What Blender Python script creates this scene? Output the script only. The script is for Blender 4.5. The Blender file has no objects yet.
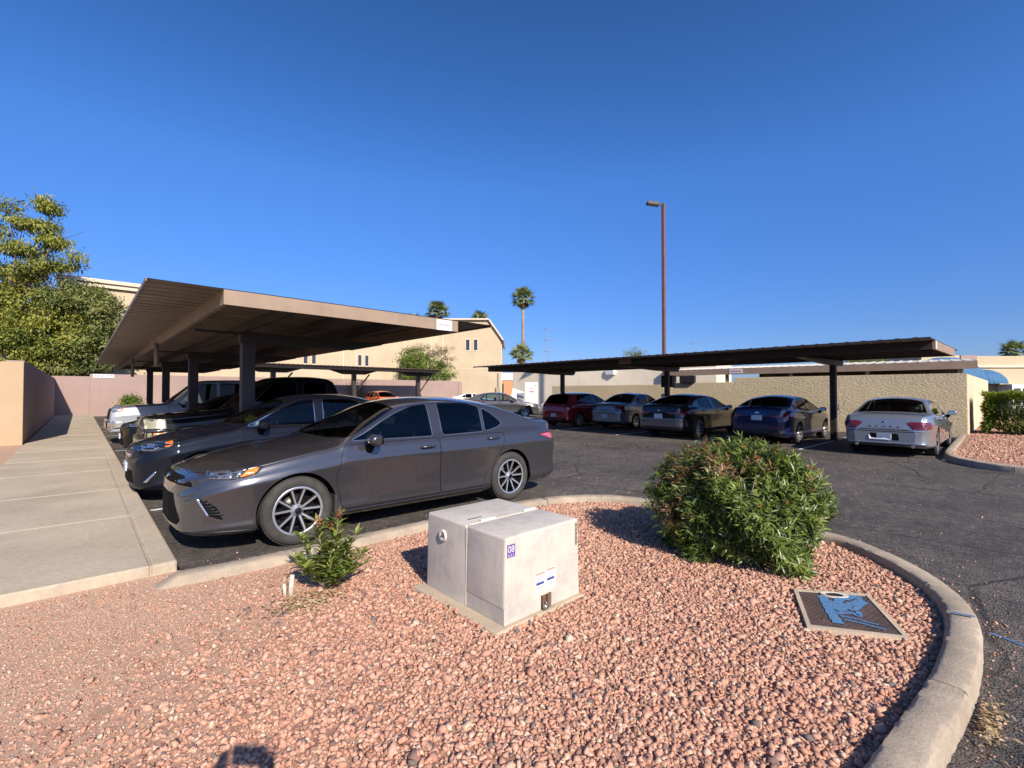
import bpy, bmesh, math, random
import numpy as np
from mathutils import Vector, Matrix
from mathutils.geometry import delaunay_2d_cdt
from mathutils.bvhtree import BVHTree

random.seed(7)
rng = np.random.default_rng(11)
SC = bpy.context.scene
COL = SC.collection
R = math.radians

# ------------------------------------------------------------ camera, sky, sun, exposure
FOC = 470.0
EYE = 1.5
PITCH = math.atan(8.5 / FOC)
f0 = Vector((.677, .736, 0)).normalized()
rt = Vector((f0.y, -f0.x, 0))
fw = f0 * math.cos(PITCH) + Vector((0, 0, math.sin(PITCH)))
upv = rt.cross(fw)
cam = bpy.data.cameras.new('camera')
cam.sensor_width = 36.0
cam.lens = FOC / 1024 * 36.0
cam.clip_start = 0.05
cam.clip_end = 2000
camo = bpy.data.objects.new('camera', cam)
COL.objects.link(camo)
camo.matrix_world = Matrix(((rt.x, upv.x, -fw.x, 0), (rt.y, upv.y, -fw.y, 0), (rt.z, upv.z, -fw.z, EYE), (0, 0, 0, 1)))
SC.camera = camo

SUN_DIR = Vector((.28, 1.12, -.76)).normalized()          # the way the light travels
TO_SUN = -SUN_DIR
w = bpy.data.worlds.new('World')
SC.world = w
w.use_nodes = True
nt = w.node_tree
bg = nt.nodes['Background']
sky = nt.nodes.new('ShaderNodeTexSky')
sky.sky_type = 'NISHITA'
sky.sun_disc = False
sky.sun_elevation = math.asin(TO_SUN.z)
sky.sun_rotation = math.atan2(TO_SUN.x, TO_SUN.y)
sky.air_density = 1.0
sky.dust_density = 1.1
sky.ozone_density = 2.5
sky.altitude = 350
hs = nt.nodes.new('ShaderNodeHueSaturation')
hs.inputs['Saturation'].default_value = 1.22
nt.links.new(sky.outputs[0], hs.inputs['Color'])
tcw = nt.nodes.new('ShaderNodeTexCoord')
sep = nt.nodes.new('ShaderNodeSeparateXYZ')
nt.links.new(tcw.outputs['Generated'], sep.inputs[0])
rmp = nt.nodes.new('ShaderNodeValToRGB')          # clear dry desert air: bluer down to the horizon
for el, (p, c) in zip([rmp.color_ramp.elements[0], rmp.color_ramp.elements.new(.12), rmp.color_ramp.elements.new(.40), rmp.color_ramp.elements.new(.64), rmp.color_ramp.elements[-1]],
                      [(0, (.56, .72, 1.26)), (.12, (.59, .756, 1.23)), (.40, (.90, 1.15, 1.60)), (.64, (.72, .945, 1.28)), (1, (.75, .92, 1.2))]):
    el.position = p
    el.color = (*c, 1)
nt.links.new(sep.outputs['Z'], rmp.inputs[0])
mul = nt.nodes.new('ShaderNodeMixRGB')
mul.blend_type = 'MULTIPLY'
mul.inputs[0].default_value = 1.0
nt.links.new(hs.outputs[0], mul.inputs[1])
nt.links.new(rmp.outputs[0], mul.inputs[2])
nt.links.new(mul.outputs[0], bg.inputs[0])
bg.inputs[1].default_value = 0.085
sun = bpy.data.lights.new('sun', 'SUN')
sun.energy = 5.0
sun.angle = R(0.5)
sun.color = (1.0, .91, .79)
suno = bpy.data.objects.new('sun', sun)
COL.objects.link(suno)
suno.rotation_euler = SUN_DIR.to_track_quat('-Z', 'Y').to_euler()
suno.location = (-20, -60, 50)
SC.view_settings.view_transform = 'Standard'
SC.view_settings.look = 'None'
SC.view_settings.exposure = 0.5
SC.view_settings.gamma = 1.0
SC.view_settings.use_curve_mapping = False
SC.render.engine = 'CYCLES'
SC.cycles.max_bounces = 8
SC.cycles.transparent_max_bounces = 12
SC.cycles.caustics_reflective = False
SC.cycles.caustics_refractive = False

# ------------------------------------------------------------ materials
MATS = {}


class NT:
    """small helper around a node tree"""
    def __init__(s, name):
        s.m = bpy.data.materials.new(name)
        s.m.use_nodes = True
        s.t = s.m.node_tree
        s.b = s.t.nodes['Principled BSDF']
        s.out = s.t.nodes['Material Output']

    def n(s, kind, **kw):
        nd = s.t.nodes.new('ShaderNode' + kind)
        for k, v in kw.items():
            if k in nd.inputs.keys():
                nd.inputs[k].default_value = v
            else:
                setattr(nd, k, v)
        return nd

    def l(s, a, b):
        s.t.links.new(a, b)

    def coord(s, scale=(1, 1, 1)):
        tc = s.n('TexCoord')
        mp = s.n('Mapping')
        mp.inputs['Scale'].default_value = scale
        s.l(tc.outputs['Object'], mp.inputs[0])
        return mp.outputs[0]

    def noise(s, co, scale, detail=4, rough=.55):
        nd = s.n('TexNoise', Scale=scale, Detail=detail, Roughness=rough)
        s.l(co, nd.inputs['Vector'])
        return nd.outputs[0]

    def ramp(s, fac, stops, interp='LINEAR'):
        r = s.n('ValToRGB')
        r.color_ramp.interpolation = interp
        e = r.color_ramp.elements
        while len(e) < len(stops):
            e.new(.5)
        for el, (p, c) in zip(e, stops):
            el.position = p
            el.color = (*c, 1) if len(c) == 3 else c
        s.l(fac, r.inputs[0])
        return r.outputs[0]

    def mix(s, fac, a, b, mode='MIX'):
        m = s.n('MixRGB', blend_type=mode)
        for sock, v in ((m.inputs[0], fac), (m.inputs[1], a), (m.inputs[2], b)):
            if hasattr(v, 'links'):
                s.l(v, sock)
            elif isinstance(v, (int, float)):
                sock.default_value = v
            else:
                sock.default_value = (*v, 1)
        return m.outputs[0]

    def math(s, op, a, b=0.0, c=None):
        m = s.n('Math', operation=op)
        for i, v in enumerate((a, b) if c is None else (a, b, c)):
            if hasattr(v, 'links'):
                s.l(v, m.inputs[i])
            else:
                m.inputs[i].default_value = v
        return m.outputs[0]

    def bump(s, h, strength, dist=.01):
        b = s.n('Bump', Strength=strength, Distance=dist)
        s.l(h, b.inputs['Height'])
        s.l(b.outputs[0], s.b.inputs['Normal'])
        return b

    def col(s, c):
        if hasattr(c, 'links'):
            s.l(c, s.b.inputs['Base Color'])
        else:
            s.b.inputs['Base Color'].default_value = (*c, 1)


def plain(name, c, rough=.6, metal=0.0, spec=.5, var=.12, vscale=3.0, bump=0.0, bscale=60, coat=0.0):
    """a colour with a little uneven wear"""
    if name in MATS:
        return MATS[name]
    k = NT(name)
    co = k.coord()
    n1 = k.noise(co, vscale, 6, .65)
    lo = tuple(x * (1 - var) for x in c)
    hi = tuple(min(1, x * (1 + var)) for x in c)
    k.col(k.ramp(n1, [(.3, lo), (.7, hi)]))
    k.b.inputs['Roughness'].default_value = rough
    k.b.inputs['Metallic'].default_value = metal
    k.b.inputs['Specular IOR Level'].default_value = spec
    k.b.inputs['Coat Weight'].default_value = coat
    k.b.inputs['Coat Roughness'].default_value = .04
    if bump:
        k.bump(k.noise(co, bscale, 5, .6), bump, .01)
    MATS[name] = k.m
    return k.m


def paint(name, c, metal=.5, rough=.32, dust=.25, spec=.5, coat=1.0):
    k = NT(name)
    co = k.coord()
    fl = k.noise(co, 900, 1, .5)
    c2 = k.mix(k.math('MULTIPLY', fl, .35), c, tuple(min(1, x * 1.5 + .002) for x in c))
    d = k.noise(co, 5, 6, .7)
    fac = k.math('MULTIPLY', k.ramp(d, [(.42, (0, 0, 0)), (.75, (1, 1, 1))]), dust * .35)
    k.col(k.mix(fac, c2, (.30, .26, .22)))
    k.b.inputs['Metallic'].default_value = metal
    k.b.inputs['Specular IOR Level'].default_value = spec
    k.b.inputs['Roughness'].default_value = rough
    k.b.inputs['Coat Weight'].default_value = coat
    k.b.inputs['Coat IOR'].default_value = 1.5
    rr = k.math('MULTIPLY_ADD', d, .10 * dust, .015)
    k.l(rr, k.b.inputs['Coat Roughness'])
    MATS[name] = k.m
    return k.m


def glass(name, tint, f0=1.45):
    k = NT(name)
    k.t.nodes.remove(k.b)
    tr = k.n('BsdfTransparent')
    tr.inputs[0].default_value = (*tint, 1)
    gl = k.n('BsdfGlossy', Roughness=.015)
    fr = k.n('Fresnel', IOR=f0)
    mx = k.n('MixShader')
    k.l(fr.outputs[0], mx.inputs[0])
    k.l(tr.outputs[0], mx.inputs[1])
    k.l(gl.outputs[0], mx.inputs[2])
    k.l(mx.outputs[0], k.out.inputs[0])
    MATS[name] = k.m
    return k.m


def leafmat(name, stops, trans=.35, rough=.45, spec=.4):
    k = NT(name)
    at = k.n('Attribute', attribute_name='var')
    c = k.ramp(at.outputs['Fac'], stops)
    k.col(c)
    k.b.inputs['Roughness'].default_value = rough
    k.b.inputs['Specular IOR Level'].default_value = spec
    tl = k.n('BsdfTranslucent')
    k.l(k.mix(1.0, c, (1.1, 1.15, .6), 'MULTIPLY'), tl.inputs[0])
    mx = k.n('MixShader')
    mx.inputs[0].default_value = trans
    k.l(k.b.outputs[0], mx.inputs[1])
    k.l(tl.outputs[0], mx.inputs[2])
    k.l(mx.outputs[0], k.out.inputs[0])
    MATS[name] = k.m
    return k.m


# ------------------------------------------------------------ mesh helpers
def link(name, me, mat=None, parent=None):
    o = bpy.data.objects.new(name, me)
    COL.objects.link(o)
    if mat is not None:
        for m in (mat if isinstance(mat, (list, tuple)) else [mat]):
            me.materials.append(m)
    if parent is not None:
        o.parent = parent
    return o


def tag(o, label=None, cat=None, group=None, kind=None):
    if label: o['label'] = label
    if cat: o['category'] = cat
    if group: o['group'] = group
    if kind: o['kind'] = kind
    return o


def thing(name, label, cat, loc=(0, 0, 0), rz=0.0, group=None):
    o = bpy.data.objects.new(name, None)
    o.empty_display_size = .2
    COL.objects.link(o)
    o.location = loc
    o.rotation_euler = (0, 0, rz)
    return tag(o, label, cat, group)


def npmesh(name, verts, faces, smooth=False, var=None, mats=None):
    """numpy arrays to a mesh; faces (n,3) or (n,4) array"""
    verts = np.asarray(verts, dtype=np.float32)
    faces = np.asarray(faces, dtype=np.int32)
    me = bpy.data.meshes.new(name)
    k = faces.shape[1]
    me.vertices.add(len(verts))
    me.vertices.foreach_set('co', verts.ravel())
    me.loops.add(faces.size)
    me.loops.foreach_set('vertex_index', faces.ravel())
    me.polygons.add(len(faces))
    me.polygons.foreach_set('loop_start', np.arange(0, faces.size, k, dtype=np.int32))
    if smooth:
        me.polygons.foreach_set('use_smooth', np.ones(len(faces), dtype=bool))
    if mats is not None:
        me.polygons.foreach_set('material_index', np.asarray(mats, dtype=np.int32))
    me.update(calc_edges=True)
    me.validate()
    if var is not None:
        a = me.attributes.new('var', 'FLOAT', 'POINT')
        a.data.foreach_set('value', np.asarray(var, dtype=np.float32))
    return me


class MB:
    """collects boxes, tubes, prisms into one mesh"""
    def __init__(s):
        s.bm = bmesh.new()

    def box(s, lo, hi, mi=0, bev=0.0, M=None):
        bm = s.bm
        r = bmesh.ops.create_cube(bm, size=1.0)
        vs = r['verts']
        lo, hi = Vector(lo), Vector(hi)
        for v in vs:
            v.co = Vector([lo[i] + (v.co[i] + .5) * (hi[i] - lo[i]) for i in range(3)])
        if M is not None:
            for v in vs: v.co = M @ v.co
        fs = set(f for v in vs for f in v.link_faces)
        for f in fs: f.material_index = mi
        if bev:
            es = list(set(e for v in vs for e in v.link_edges))
            bmesh.ops.bevel(bm, geom=es, offset=bev, segments=2, profile=.5, affect='EDGES', clamp_overlap=True)
        return s

    def prism(s, pts, axis, a, b, mi=0):
        """outline pts in the two axes other than axis, from a to b along axis"""
        bm = s.bm
        ax = [i for i in range(3) if i != axis]
        def mk(p, q):
            v = [0, 0, 0]
            v[ax[0]], v[ax[1]], v[axis] = p[0], p[1], q
            return bm.verts.new(v)
        A = [mk(p, a) for p in pts]
        B = [mk(p, b) for p in pts]
        n = len(pts)
        fs = [bm.faces.new(A), bm.faces.new(B[::-1])]
        for i in range(n):
            fs.append(bm.faces.new((A[i], B[i], B[(i + 1) % n], A[(i + 1) % n])))
        for f in fs: f.material_index = mi
        return s

    def tube(s, pts, rad, seg=8, mi=0, cap=True, smooth=True):
        bm = s.bm
        pts = [Vector(p) for p in pts]
        rad = rad if hasattr(rad, '__len__') else [rad] * len(pts)
        rings = []
        ref = None
        for i, p in enumerate(pts):
            d = (pts[min(i + 1, len(pts) - 1)] - pts[max(i - 1, 0)]).normalized()
            if ref is None:
                ref = Vector((0, 0, 1)) if abs(d.z) < .9 else Vector((1, 0, 0))
            u = (ref - d * ref.dot(d)).normalized()
            ref = u
            v = d.cross(u)
            rings.append([bm.verts.new(p + (u * math.cos(t) + v * math.sin(t)) * rad[i]) for t in [2 * math.pi * k / seg for k in range(seg)]])
        for A, B in zip(rings[:-1], rings[1:]):
            for k in range(seg):
                f = bm.faces.new((A[k], A[(k + 1) % seg], B[(k + 1) % seg], B[k]))
                f.material_index = mi
                f.smooth = smooth
        if cap:
            for rg in (rings[0][::-1], rings[-1]):
                f = bm.faces.new(rg)
                f.material_index = mi
        return s

    def lathe(s, prof, seg=32, axis=1, mi=0, smooth=True, center=(0, 0, 0)):
        """prof: (radius, along axis) points revolved about axis"""
        bm = s.bm
        ax = [i for i in range(3) if i != axis]
        rings = []
        for (r, a) in prof:
            ring = []
            for k in range(seg):
                t = 2 * math.pi * k / seg
                v = [0, 0, 0]
                v[ax[0]] = r * math.cos(t) + center[ax[0]]
                v[ax[1]] = r * math.sin(t) + center[ax[1]]
                v[axis] = a + center[axis]
                ring.append(bm.verts.new(v))
            rings.append(ring)
        for A, B in zip(rings[:-1], rings[1:]):
            for k in range(seg):
                f = bm.faces.new((A[k], B[k], B[(k + 1) % seg], A[(k + 1) % seg]))
                f.material_index = mi
                f.smooth = smooth
        return s

    def quad(s, a, b, c, d, mi=0):
        f = s.bm.faces.new([s.bm.verts.new(p) for p in (a, b, c, d)])
        f.material_index = mi
        return s

    def build(s, name, mat, parent=None, recalc=True):
        if recalc:
            bmesh.ops.recalc_face_normals(s.bm, faces=s.bm.faces[:])
        me = bpy.data.meshes.new(name)
        s.bm.to_mesh(me)
        s.bm.free()
        return link(name, me, mat, parent)


def text_mesh(name, body, size, mat, parent, loc, rot, extrude=.0008, align='CENTER', sx=1.0):
    cu = bpy.data.curves.new(name, 'FONT')
    cu.body = body
    cu.size = size
    cu.align_x = align
    cu.align_y = 'CENTER'
    cu.extrude = extrude
    tmp = bpy.data.objects.new(name + '_tmp', cu)
    COL.objects.link(tmp)
    dg = bpy.context.evaluated_depsgraph_get()
    me = bpy.data.meshes.new_from_object(tmp.evaluated_get(dg))
    bpy.data.objects.remove(tmp)
    bpy.data.curves.remove(cu)
    me.materials.clear()
    o = link(name, me, mat, parent)
    o.location = loc
    o.rotation_euler = rot
    o.scale = (sx, 1, 1)
    return o


def catmull(pts, n=8, closed=False):
    P = [np.array(p, float) for p in pts]
    out = []
    m = len(P)
    rngi = range(m if closed else m - 1)
    for i in rngi:
        p0 = P[(i - 1) % m] if closed or i > 0 else 2 * P[0] - P[1]
        p1, p2 = P[i], P[(i + 1) % m]
        p3 = P[(i + 2) % m] if closed or i + 2 < m else 2 * P[-1] - P[-2]
        for k in range(n):
            t = k / n
            out.append(.5 * ((2 * p1) + (-p0 + p2) * t + (2 * p0 - 5 * p1 + 4 * p2 - p3) * t * t + (-p0 + 3 * p1 - 3 * p2 + p3) * t ** 3))
    if not closed:
        out.append(P[-1])
    return np.array(out)


def in_poly(pts, poly):
    x, y = pts[:, 0], pts[:, 1]
    c = np.zeros(len(pts), bool)
    px, py = poly[:, 0], poly[:, 1]
    j = len(poly) - 1
    for i in range(len(poly)):
        cond = ((py[i] > y) != (py[j] > y))
        with np.errstate(divide='ignore', invalid='ignore'):
            xx = (px[j] - px[i]) * (y - py[i]) / (py[j] - py[i]) + px[i]
        c ^= cond & (x < xx)
        j = i
    return c


def leaves(P, D, N, length, width, fold=.25, droop=.15, var=None):
    """P base, D direction, N up-ish normal (n,3 arrays); returns verts, tris, var: each leaf two folded triangles pairs"""
    n = len(P)
    D = D / np.linalg.norm(D, axis=1, keepdims=True)
    S = np.cross(D, N)
    S /= np.linalg.norm(S, axis=1, keepdims=True) + 1e-9
    N = np.cross(S, D)
    L = np.broadcast_to(np.asarray(length, float), (n,))[:, None]
    W = np.broadcast_to(np.asarray(width, float), (n,))[:, None]
    v0 = P
    v1 = P + D * L * .45 + S * W * .5 + N * W * fold
    v2 = P + D * L * .45 - S * W * .5 + N * W * fold
    vm = P + D * L * .5
    v3 = P + D * L - N * L * droop
    V = np.stack([v0, v1, vm, v2, v3], 1).reshape(-1, 3)
    b = (np.arange(n) * 5)[:, None]
    T = np.concatenate([b + np.array([[0, 2, 1]]), b + np.array([[0, 3, 2]]), b + np.array([[1, 2, 4]]), b + np.array([[2, 3, 4]])], 0)
    vv = np.repeat(var if var is not None else rng.random(n), 5)
    return V, T, vv


def unit(n):
    v = rng.normal(size=(n, 3))
    return v / np.linalg.norm(v, axis=1, keepdims=True)
# ------------------------------------------------------------ ground materials
def mat_asphalt():
    k = NT('asphalt')
    co = k.coord()
    big = k.noise(co, .35, 5, .6)
    mid = k.noise(co, 2.2, 6, .7)
    fine = k.noise(co, 55, 3, .7)
    grit = k.n('TexVoronoi', Scale=95.0)
    k.l(co, grit.inputs['Vector'])
    base = k.ramp(k.math('ADD', k.math('MULTIPLY', big, .55), k.math('MULTIPLY', mid, .45)), [(.36, (.050, .048, .048)), (.50, (.094, .085, .079)), (.66, (.150, .134, .118))])
    # worn, dusty tracks
    wv = k.n('Mapping')
    wv.inputs['Scale'].default_value = (.16, 1.1, 1)
    wv.inputs['Rotation'].default_value = (0, 0, R(90))
    k.l(co, wv.inputs[0])
    tr = k.noise(wv.outputs[0], 1.1, 6, .65)
    base = k.mix(k.math('MULTIPLY', k.ramp(tr, [(.48, (0, 0, 0)), (.72, (1, 1, 1))]), .5), base, (.135, .118, .105))
    gr = k.ramp(fine, [(.33, (.35, .35, .35)), (.68, (1.7, 1.62, 1.54))])
    clump = k.noise(co, 9, 8, .85)
    base = k.mix(.7, base, k.ramp(clump, [(.41, (.55, .55, .57)), (.60, (1.5, 1.42, 1.32))]), 'MULTIPLY')
    cell = k.n('TexVoronoi', Scale=26.0)
    k.l(co, cell.inputs['Vector'])
    base = k.mix(.75, base, k.ramp(cell.outputs['Color'], [(.15, (.74, .74, .75)), (.6, (1.0, .98, .96)), (.9, (1.45, 1.40, 1.33))]), 'MULTIPLY')
    c = k.mix(.8, base, gr, 'MULTIPLY')
    st = k.ramp(grit.outputs['Color'], [(.80, (0, 0, 0)), (.92, (1, 1, 1))])
    c = k.mix(k.math('MULTIPLY', st, .35), c, (.20, .18, .165))
    # cracks
    dn = k.n('TexNoise', Scale=1.3, Detail=5.0)
    k.l(co, dn.inputs['Vector'])
    wc = k.mix(.22, co, dn.outputs['Color'])
    vc = k.n('TexVoronoi', Scale=.62, feature='DISTANCE_TO_EDGE')
    k.l(wc, vc.inputs['Vector'])
    gate = k.ramp(k.noise(co, .28, 3, .5), [(.41, (0, 0, 0)), (.50, (1, 1, 1))])
    ck = k.ramp(vc.outputs['Distance'], [(.0, (1, 1, 1)), (.007, (.7, .7, .7)), (.014, (0, 0, 0))])
    vc2 = k.n('TexVoronoi', Scale=3.2, feature='DISTANCE_TO_EDGE')
    k.l(wc, vc2.inputs['Vector'])
    gate2 = k.ramp(k.noise(co, .5, 4, .6), [(.56, (0, 0, 0)), (.64, (1, 1, 1))])
    ck2 = k.ramp(vc2.outputs['Distance'], [(.0, (1, 1, 1)), (.05, (0, 0, 0))])
    crack = k.math('MAXIMUM', k.math('MULTIPLY', k.math('MULTIPLY', ck, gate), .6), k.math('MULTIPLY', k.math('MULTIPLY', ck2, gate2), .6))
    c = k.mix(k.math('MULTIPLY', crack, .8), c, (.014, .013, .013))
    k.col(c)
    k.b.inputs['Roughness'].default_value = .82
    k.b.inputs['Specular IOR Level'].default_value = .35
    hh = k.math('SUBTRACT', k.math('ADD', k.math('MULTIPLY', grit.outputs['Distance'], .7), fine), k.math('MULTIPLY', crack, 1.6))
    k.bump(hh, .9, .016)
    return k.m


def mat_concrete(name, c, dirty=.35, scale=1.0):
    k = NT(name)
    co = k.coord()
    n1 = k.noise(co, 1.4 * scale, 6, .65)
    n2 = k.noise(co, 34 * scale, 5, .7)
    lo = tuple(x * (1 - dirty) for x in c)
    col = k.ramp(n1, [(.32, lo), (.62, c)])
    col = k.mix(.55, col, k.ramp(n2, [(.3, (.72, .71, .70)), (.62, (1.08, 1.07, 1.05))]), 'MULTIPLY')
    sp_ = k.n('TexVoronoi', Scale=70.0)
    k.l(co, sp_.inputs['Vector'])
    spots = k.ramp(sp_.outputs['Color'], [(.9, (0, 0, 0)), (.95, (1, 1, 1))])
    col = k.mix(k.math('MULTIPLY', spots, .25), col, tuple(x * .5 for x in c))
    stn = k.ramp(k.noise(co, 3.1, 7, .75), [(.58, (0, 0, 0)), (.72, (1, 1, 1))])
    col = k.mix(k.math('MULTIPLY', stn, .3), col, tuple(x * .62 for x in c))
    k.col(col)
    k.b.inputs['Roughness'].default_value = .9
    k.b.inputs['Specular IOR Level'].default_value = .2
    k.bump(k.math('ADD', n2, k.math('MULTIPLY', sp_.outputs['Distance'], .4)), .35, .008)
    return k.m


def mat_stucco(name, c, rough_amp=.5, scale=30, lace=0.0):
    k = NT(name)
    co = k.coord()
    n0 = k.noise(co, .5, 5, .6)
    n1 = k.noise(co, scale, 6, .7)
    col = k.ramp(n0, [(.3, tuple(x * .88 for x in c)), (.7, tuple(min(1, x * 1.06) for x in c))])
    col = k.mix(.5, col, k.ramp(n1, [(.3, (.82, .81, .80)), (.65, (1.06, 1.06, 1.06))]), 'MULTIPLY')
    drip = k.n('Mapping')
    drip.inputs['Scale'].default_value = (2.2, 2.2, .22)
    k.l(co, drip.inputs[0])
    st = k.ramp(k.noise(drip.outputs[0], 1.6, 6, .7), [(.55, (0, 0, 0)), (.75, (1, 1, 1))])
    col = k.mix(k.math('MULTIPLY', st, .22), col, tuple(x * .6 for x in c))
    k.col(col)
    k.b.inputs['Roughness'].default_value = .92
    k.b.inputs['Specular IOR Level'].default_value = .15
    h = n1
    if lace:
        mp = k.n('Mapping')
        mp.inputs['Rotation'].default_value = (R(35), 0, R(20))
        mp.inputs['Scale'].default_value = (1, 1.0, 2.4)
        k.l(co, mp.inputs[0])
        ns = k.noise(mp.outputs[0], 13.0, 6, .7)
        h = k.math('ADD', k.math('MULTIPLY', n1, .25), k.math('MULTIPLY', k.ramp(ns, [(.36, (0, 0, 0)), (.62, (1, 1, 1))]), lace))
        k.bump(h, .9, .06)
    else:
        k.bump(h, rough_amp, .015)
    return k.m


m_asphalt = mat_asphalt()
m_walk = mat_concrete('sidewalk_concrete', (.475, .392, .292), .22, .7)
m_kerb = mat_concrete('kerb_concrete', (.425, .345, .262), .34, 1.6)
m_joint = plain('joint_mortar', (.54, .465, .37), .9, var=.15, vscale=8)
m_white_line = plain('worn_white_paint', (.62, .61, .58), .8, var=.3, vscale=9)

# ------------------------------------------------------------ ground, sidewalk, kerbs
mb = MB()
mb.quad((-260, -160, 0), (420, -160, 0), (420, 420, 0), (-260, 420, 0))
tag(mb.build('parking_lot', m_asphalt), kind='structure')

mb = MB()
WZ = .13
mb.box((-7, 4.69, -.1), (.425, 12.92, WZ), 0, .012)
mb.box((.437, 4.69, -.1), (.605, 39.2, WZ), 0, .016)
mb.box((-1.06, 12.92, -.1), (.425, 39.2, WZ - .001), 0, .004)
for y in (6.76, 8.75, 11.04, 13.25, 15.6, 18.1, 20.6, 23.2, 26, 29, 32, 35):
    mb.box((-7 if y < 12.9 else -1.06, y - .011, WZ - .03), (.425, y + .011, WZ + .002), 1)
mb.box((.424, 4.692, -.05), (.438, 39.2, WZ - .003), 0)
tag(mb.build('sidewalk', [m_walk, m_joint]), kind='structure')


def sweep(path, prof, closed=False):
    """prof (offset to the left of travel, z) swept along a ground path; returns verts, quads"""
    P = np.array(path)[:, :2]
    t = np.gradient(P, axis=0)
    t /= np.linalg.norm(t, axis=1, keepdims=True)
    nrm = np.stack([-t[:, 1], t[:, 0]], 1)
    V = []
    for (o, z) in prof:
        V.append(np.concatenate([P + nrm * o, np.full((len(P), 1), z)], 1))
    V = np.stack(V, 1)
    n, m = V.shape[:2]
    F = []
    for j in range(m - 1):
        i = np.arange(n - 1)
        F.append(np.stack([i * m + j, i * m + j + 1, (i + 1) * m + j + 1, (i + 1) * m + j], 1))
    return V, np.concatenate(F)


def kerb(name, path, flip=1, h=.13, wid=.17, seg=1.55):
    pts = catmull(path, 16)
    d = np.concatenate([[0], np.cumsum(np.linalg.norm(np.diff(pts, axis=0), axis=1))])
    q = np.arange(0, d[-1], .03)
    nj = np.arange(seg * .62, d[-1], seg)
    q = np.unique(np.concatenate([q, nj, nj - .007, nj + .007]).round(4))
    q = q[(q >= 0) & (q <= d[-1])]
    pts = np.stack([np.interp(q, d, pts[:, i]) for i in (0, 1)], 1)
    prof = [(-wid / 2 - .02, -.05), (-wid / 2 - .012, .02), (-wid / 2, h - .03), (-wid / 2 + .012, h - .009), (-wid / 2 + .032, h), (wid / 2 - .03, h + .002), (wid / 2 - .01, h - .007), (wid / 2, h - .028), (wid / 2 + .004, -.05)]
    V, F = sweep(pts, prof)
    jit = rng.normal(size=V.shape) * .0016                     # worn, chipped concrete
    for k in range(60):
        i, j = rng.integers(5, len(q) - 5), rng.choice([3, 4, 5, 6])
        for a in range(-2, 3):
            jit[i + a, j, 2] -= .007 * (1 - abs(a) / 3) * rng.random()
    for s0 in nj:                                              # joints between the cast lengths
        i = int(np.argmin(np.abs(q - s0)))
        V[i, 1:8, 2] -= .03
        cc = V[i, :, :2].mean(0)
        V[i, 1:8, :2] += (cc - V[i, 1:8, :2]) * .22
        for _ in range(3):                                     # spalled corners beside the joint
            a, j = i + int(rng.choice([-2, 2])), int(rng.integers(2, 7))
            if 0 <= a < len(V): jit[a, j, 2] -= rng.uniform(.006, .018)
    for i in range(len(V)):                                    # the first length dies into the ground
        f_ = min(1, .35 + q[i] / .22)
        if f_ < 1: V[i, :, 2] *= f_
    V = V + jit
    me = npmesh(name, V.reshape(-1, 3), F, smooth=False)
    o = link(name, me, m_kerb)
    bm = bmesh.new()
    bm.from_mesh(me)
    bmesh.ops.recalc_face_normals(bm, faces=bm.faces[:])
    bm.to_mesh(me)
    bm.free()
    me.shade_smooth()
    me.set_sharp_from_angle(angle=R(38))
    return tag(o, kind='structure')


KP = [(.43, 4.41), (.98, 4.345), (1.6, 4.335), (2.9, 4.335), (4.0, 4.32), (4.75, 4.15), (5.22, 3.78), (5.42, 3.2), (5.44, 2.3), (5.41, 1.35), (5.17, .91), (4.72, .53), (4.13, .29), (3.3, .25), (2.4, .325), (1.4, .42), (.2, .44), (-2, .52), (-6, .55)]
kerb('island_kerb', KP, h=.12, wid=.155)
kerb('far_kerb', [(21.2, 1.35), (18.6, 1.28), (15.4, 1.20), (14.2, 1.08), (13.35, .70), (12.9, .1), (12.9, -1.2), (13.0, -4), (13.0, -9)])

# parking lines
mb = MB()
def line(x0, y0, x1, y1, wd=.09):
    d = Vector((x1 - x0, y1 - y0, 0)).normalized()
    n = Vector((-d.y, d.x, 0)) * wd / 2
    a, b = Vector((x0, y0, .004)), Vector((x1, y1, .004))
    mb.quad(a - n, b - n, b + n, a + n)
for y in (7.52, 10.05, 12.95, 15.75, 18.5, 21.3, 24.0, 26.9):
    line(.68, y, 5.6, y)
for y in (1.2, 4.0, 6.85, 9.75, 12.6, 15.35):
    line(13.95, y, 19.2, y)
tag(mb.build('parking_lines', m_white_line, recalc=False), kind='structure')
mb = MB()
P = [Vector((x, y, .004)) for x, y in [(4.19, .16), (4.16, .08), (4.12, .0), (4.02, -.14), (3.90, -.30)]]
for a, b in zip(P[:-1], P[1:]):
    n = Vector((-(b - a).y, (b - a).x, 0)).normalized() * .011
    mb.quad(a - n, b - n, b + n, a + n)
m_blue = plain('blue_marking_paint', (.07, .17, .34), .75, var=.35, vscale=14)
tag(mb.build('blue_utility_mark', m_blue, recalc=False), kind='structure')
mb = MB()
P = [(4.015, .325), (4.02, .29), (4.03, .25), (4.04, .215)]
for a, b in zip(P[:-1], P[1:]):
    mb.quad((a[0] - .013, a[1], .1335), (a[0] + .010, a[1], .1335), (b[0] + .010, b[1], .1335), (b[0] - .013, b[1], .1335))
tag(mb.build('blue_kerb_mark', m_blue, recalc=False), kind='structure')


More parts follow.
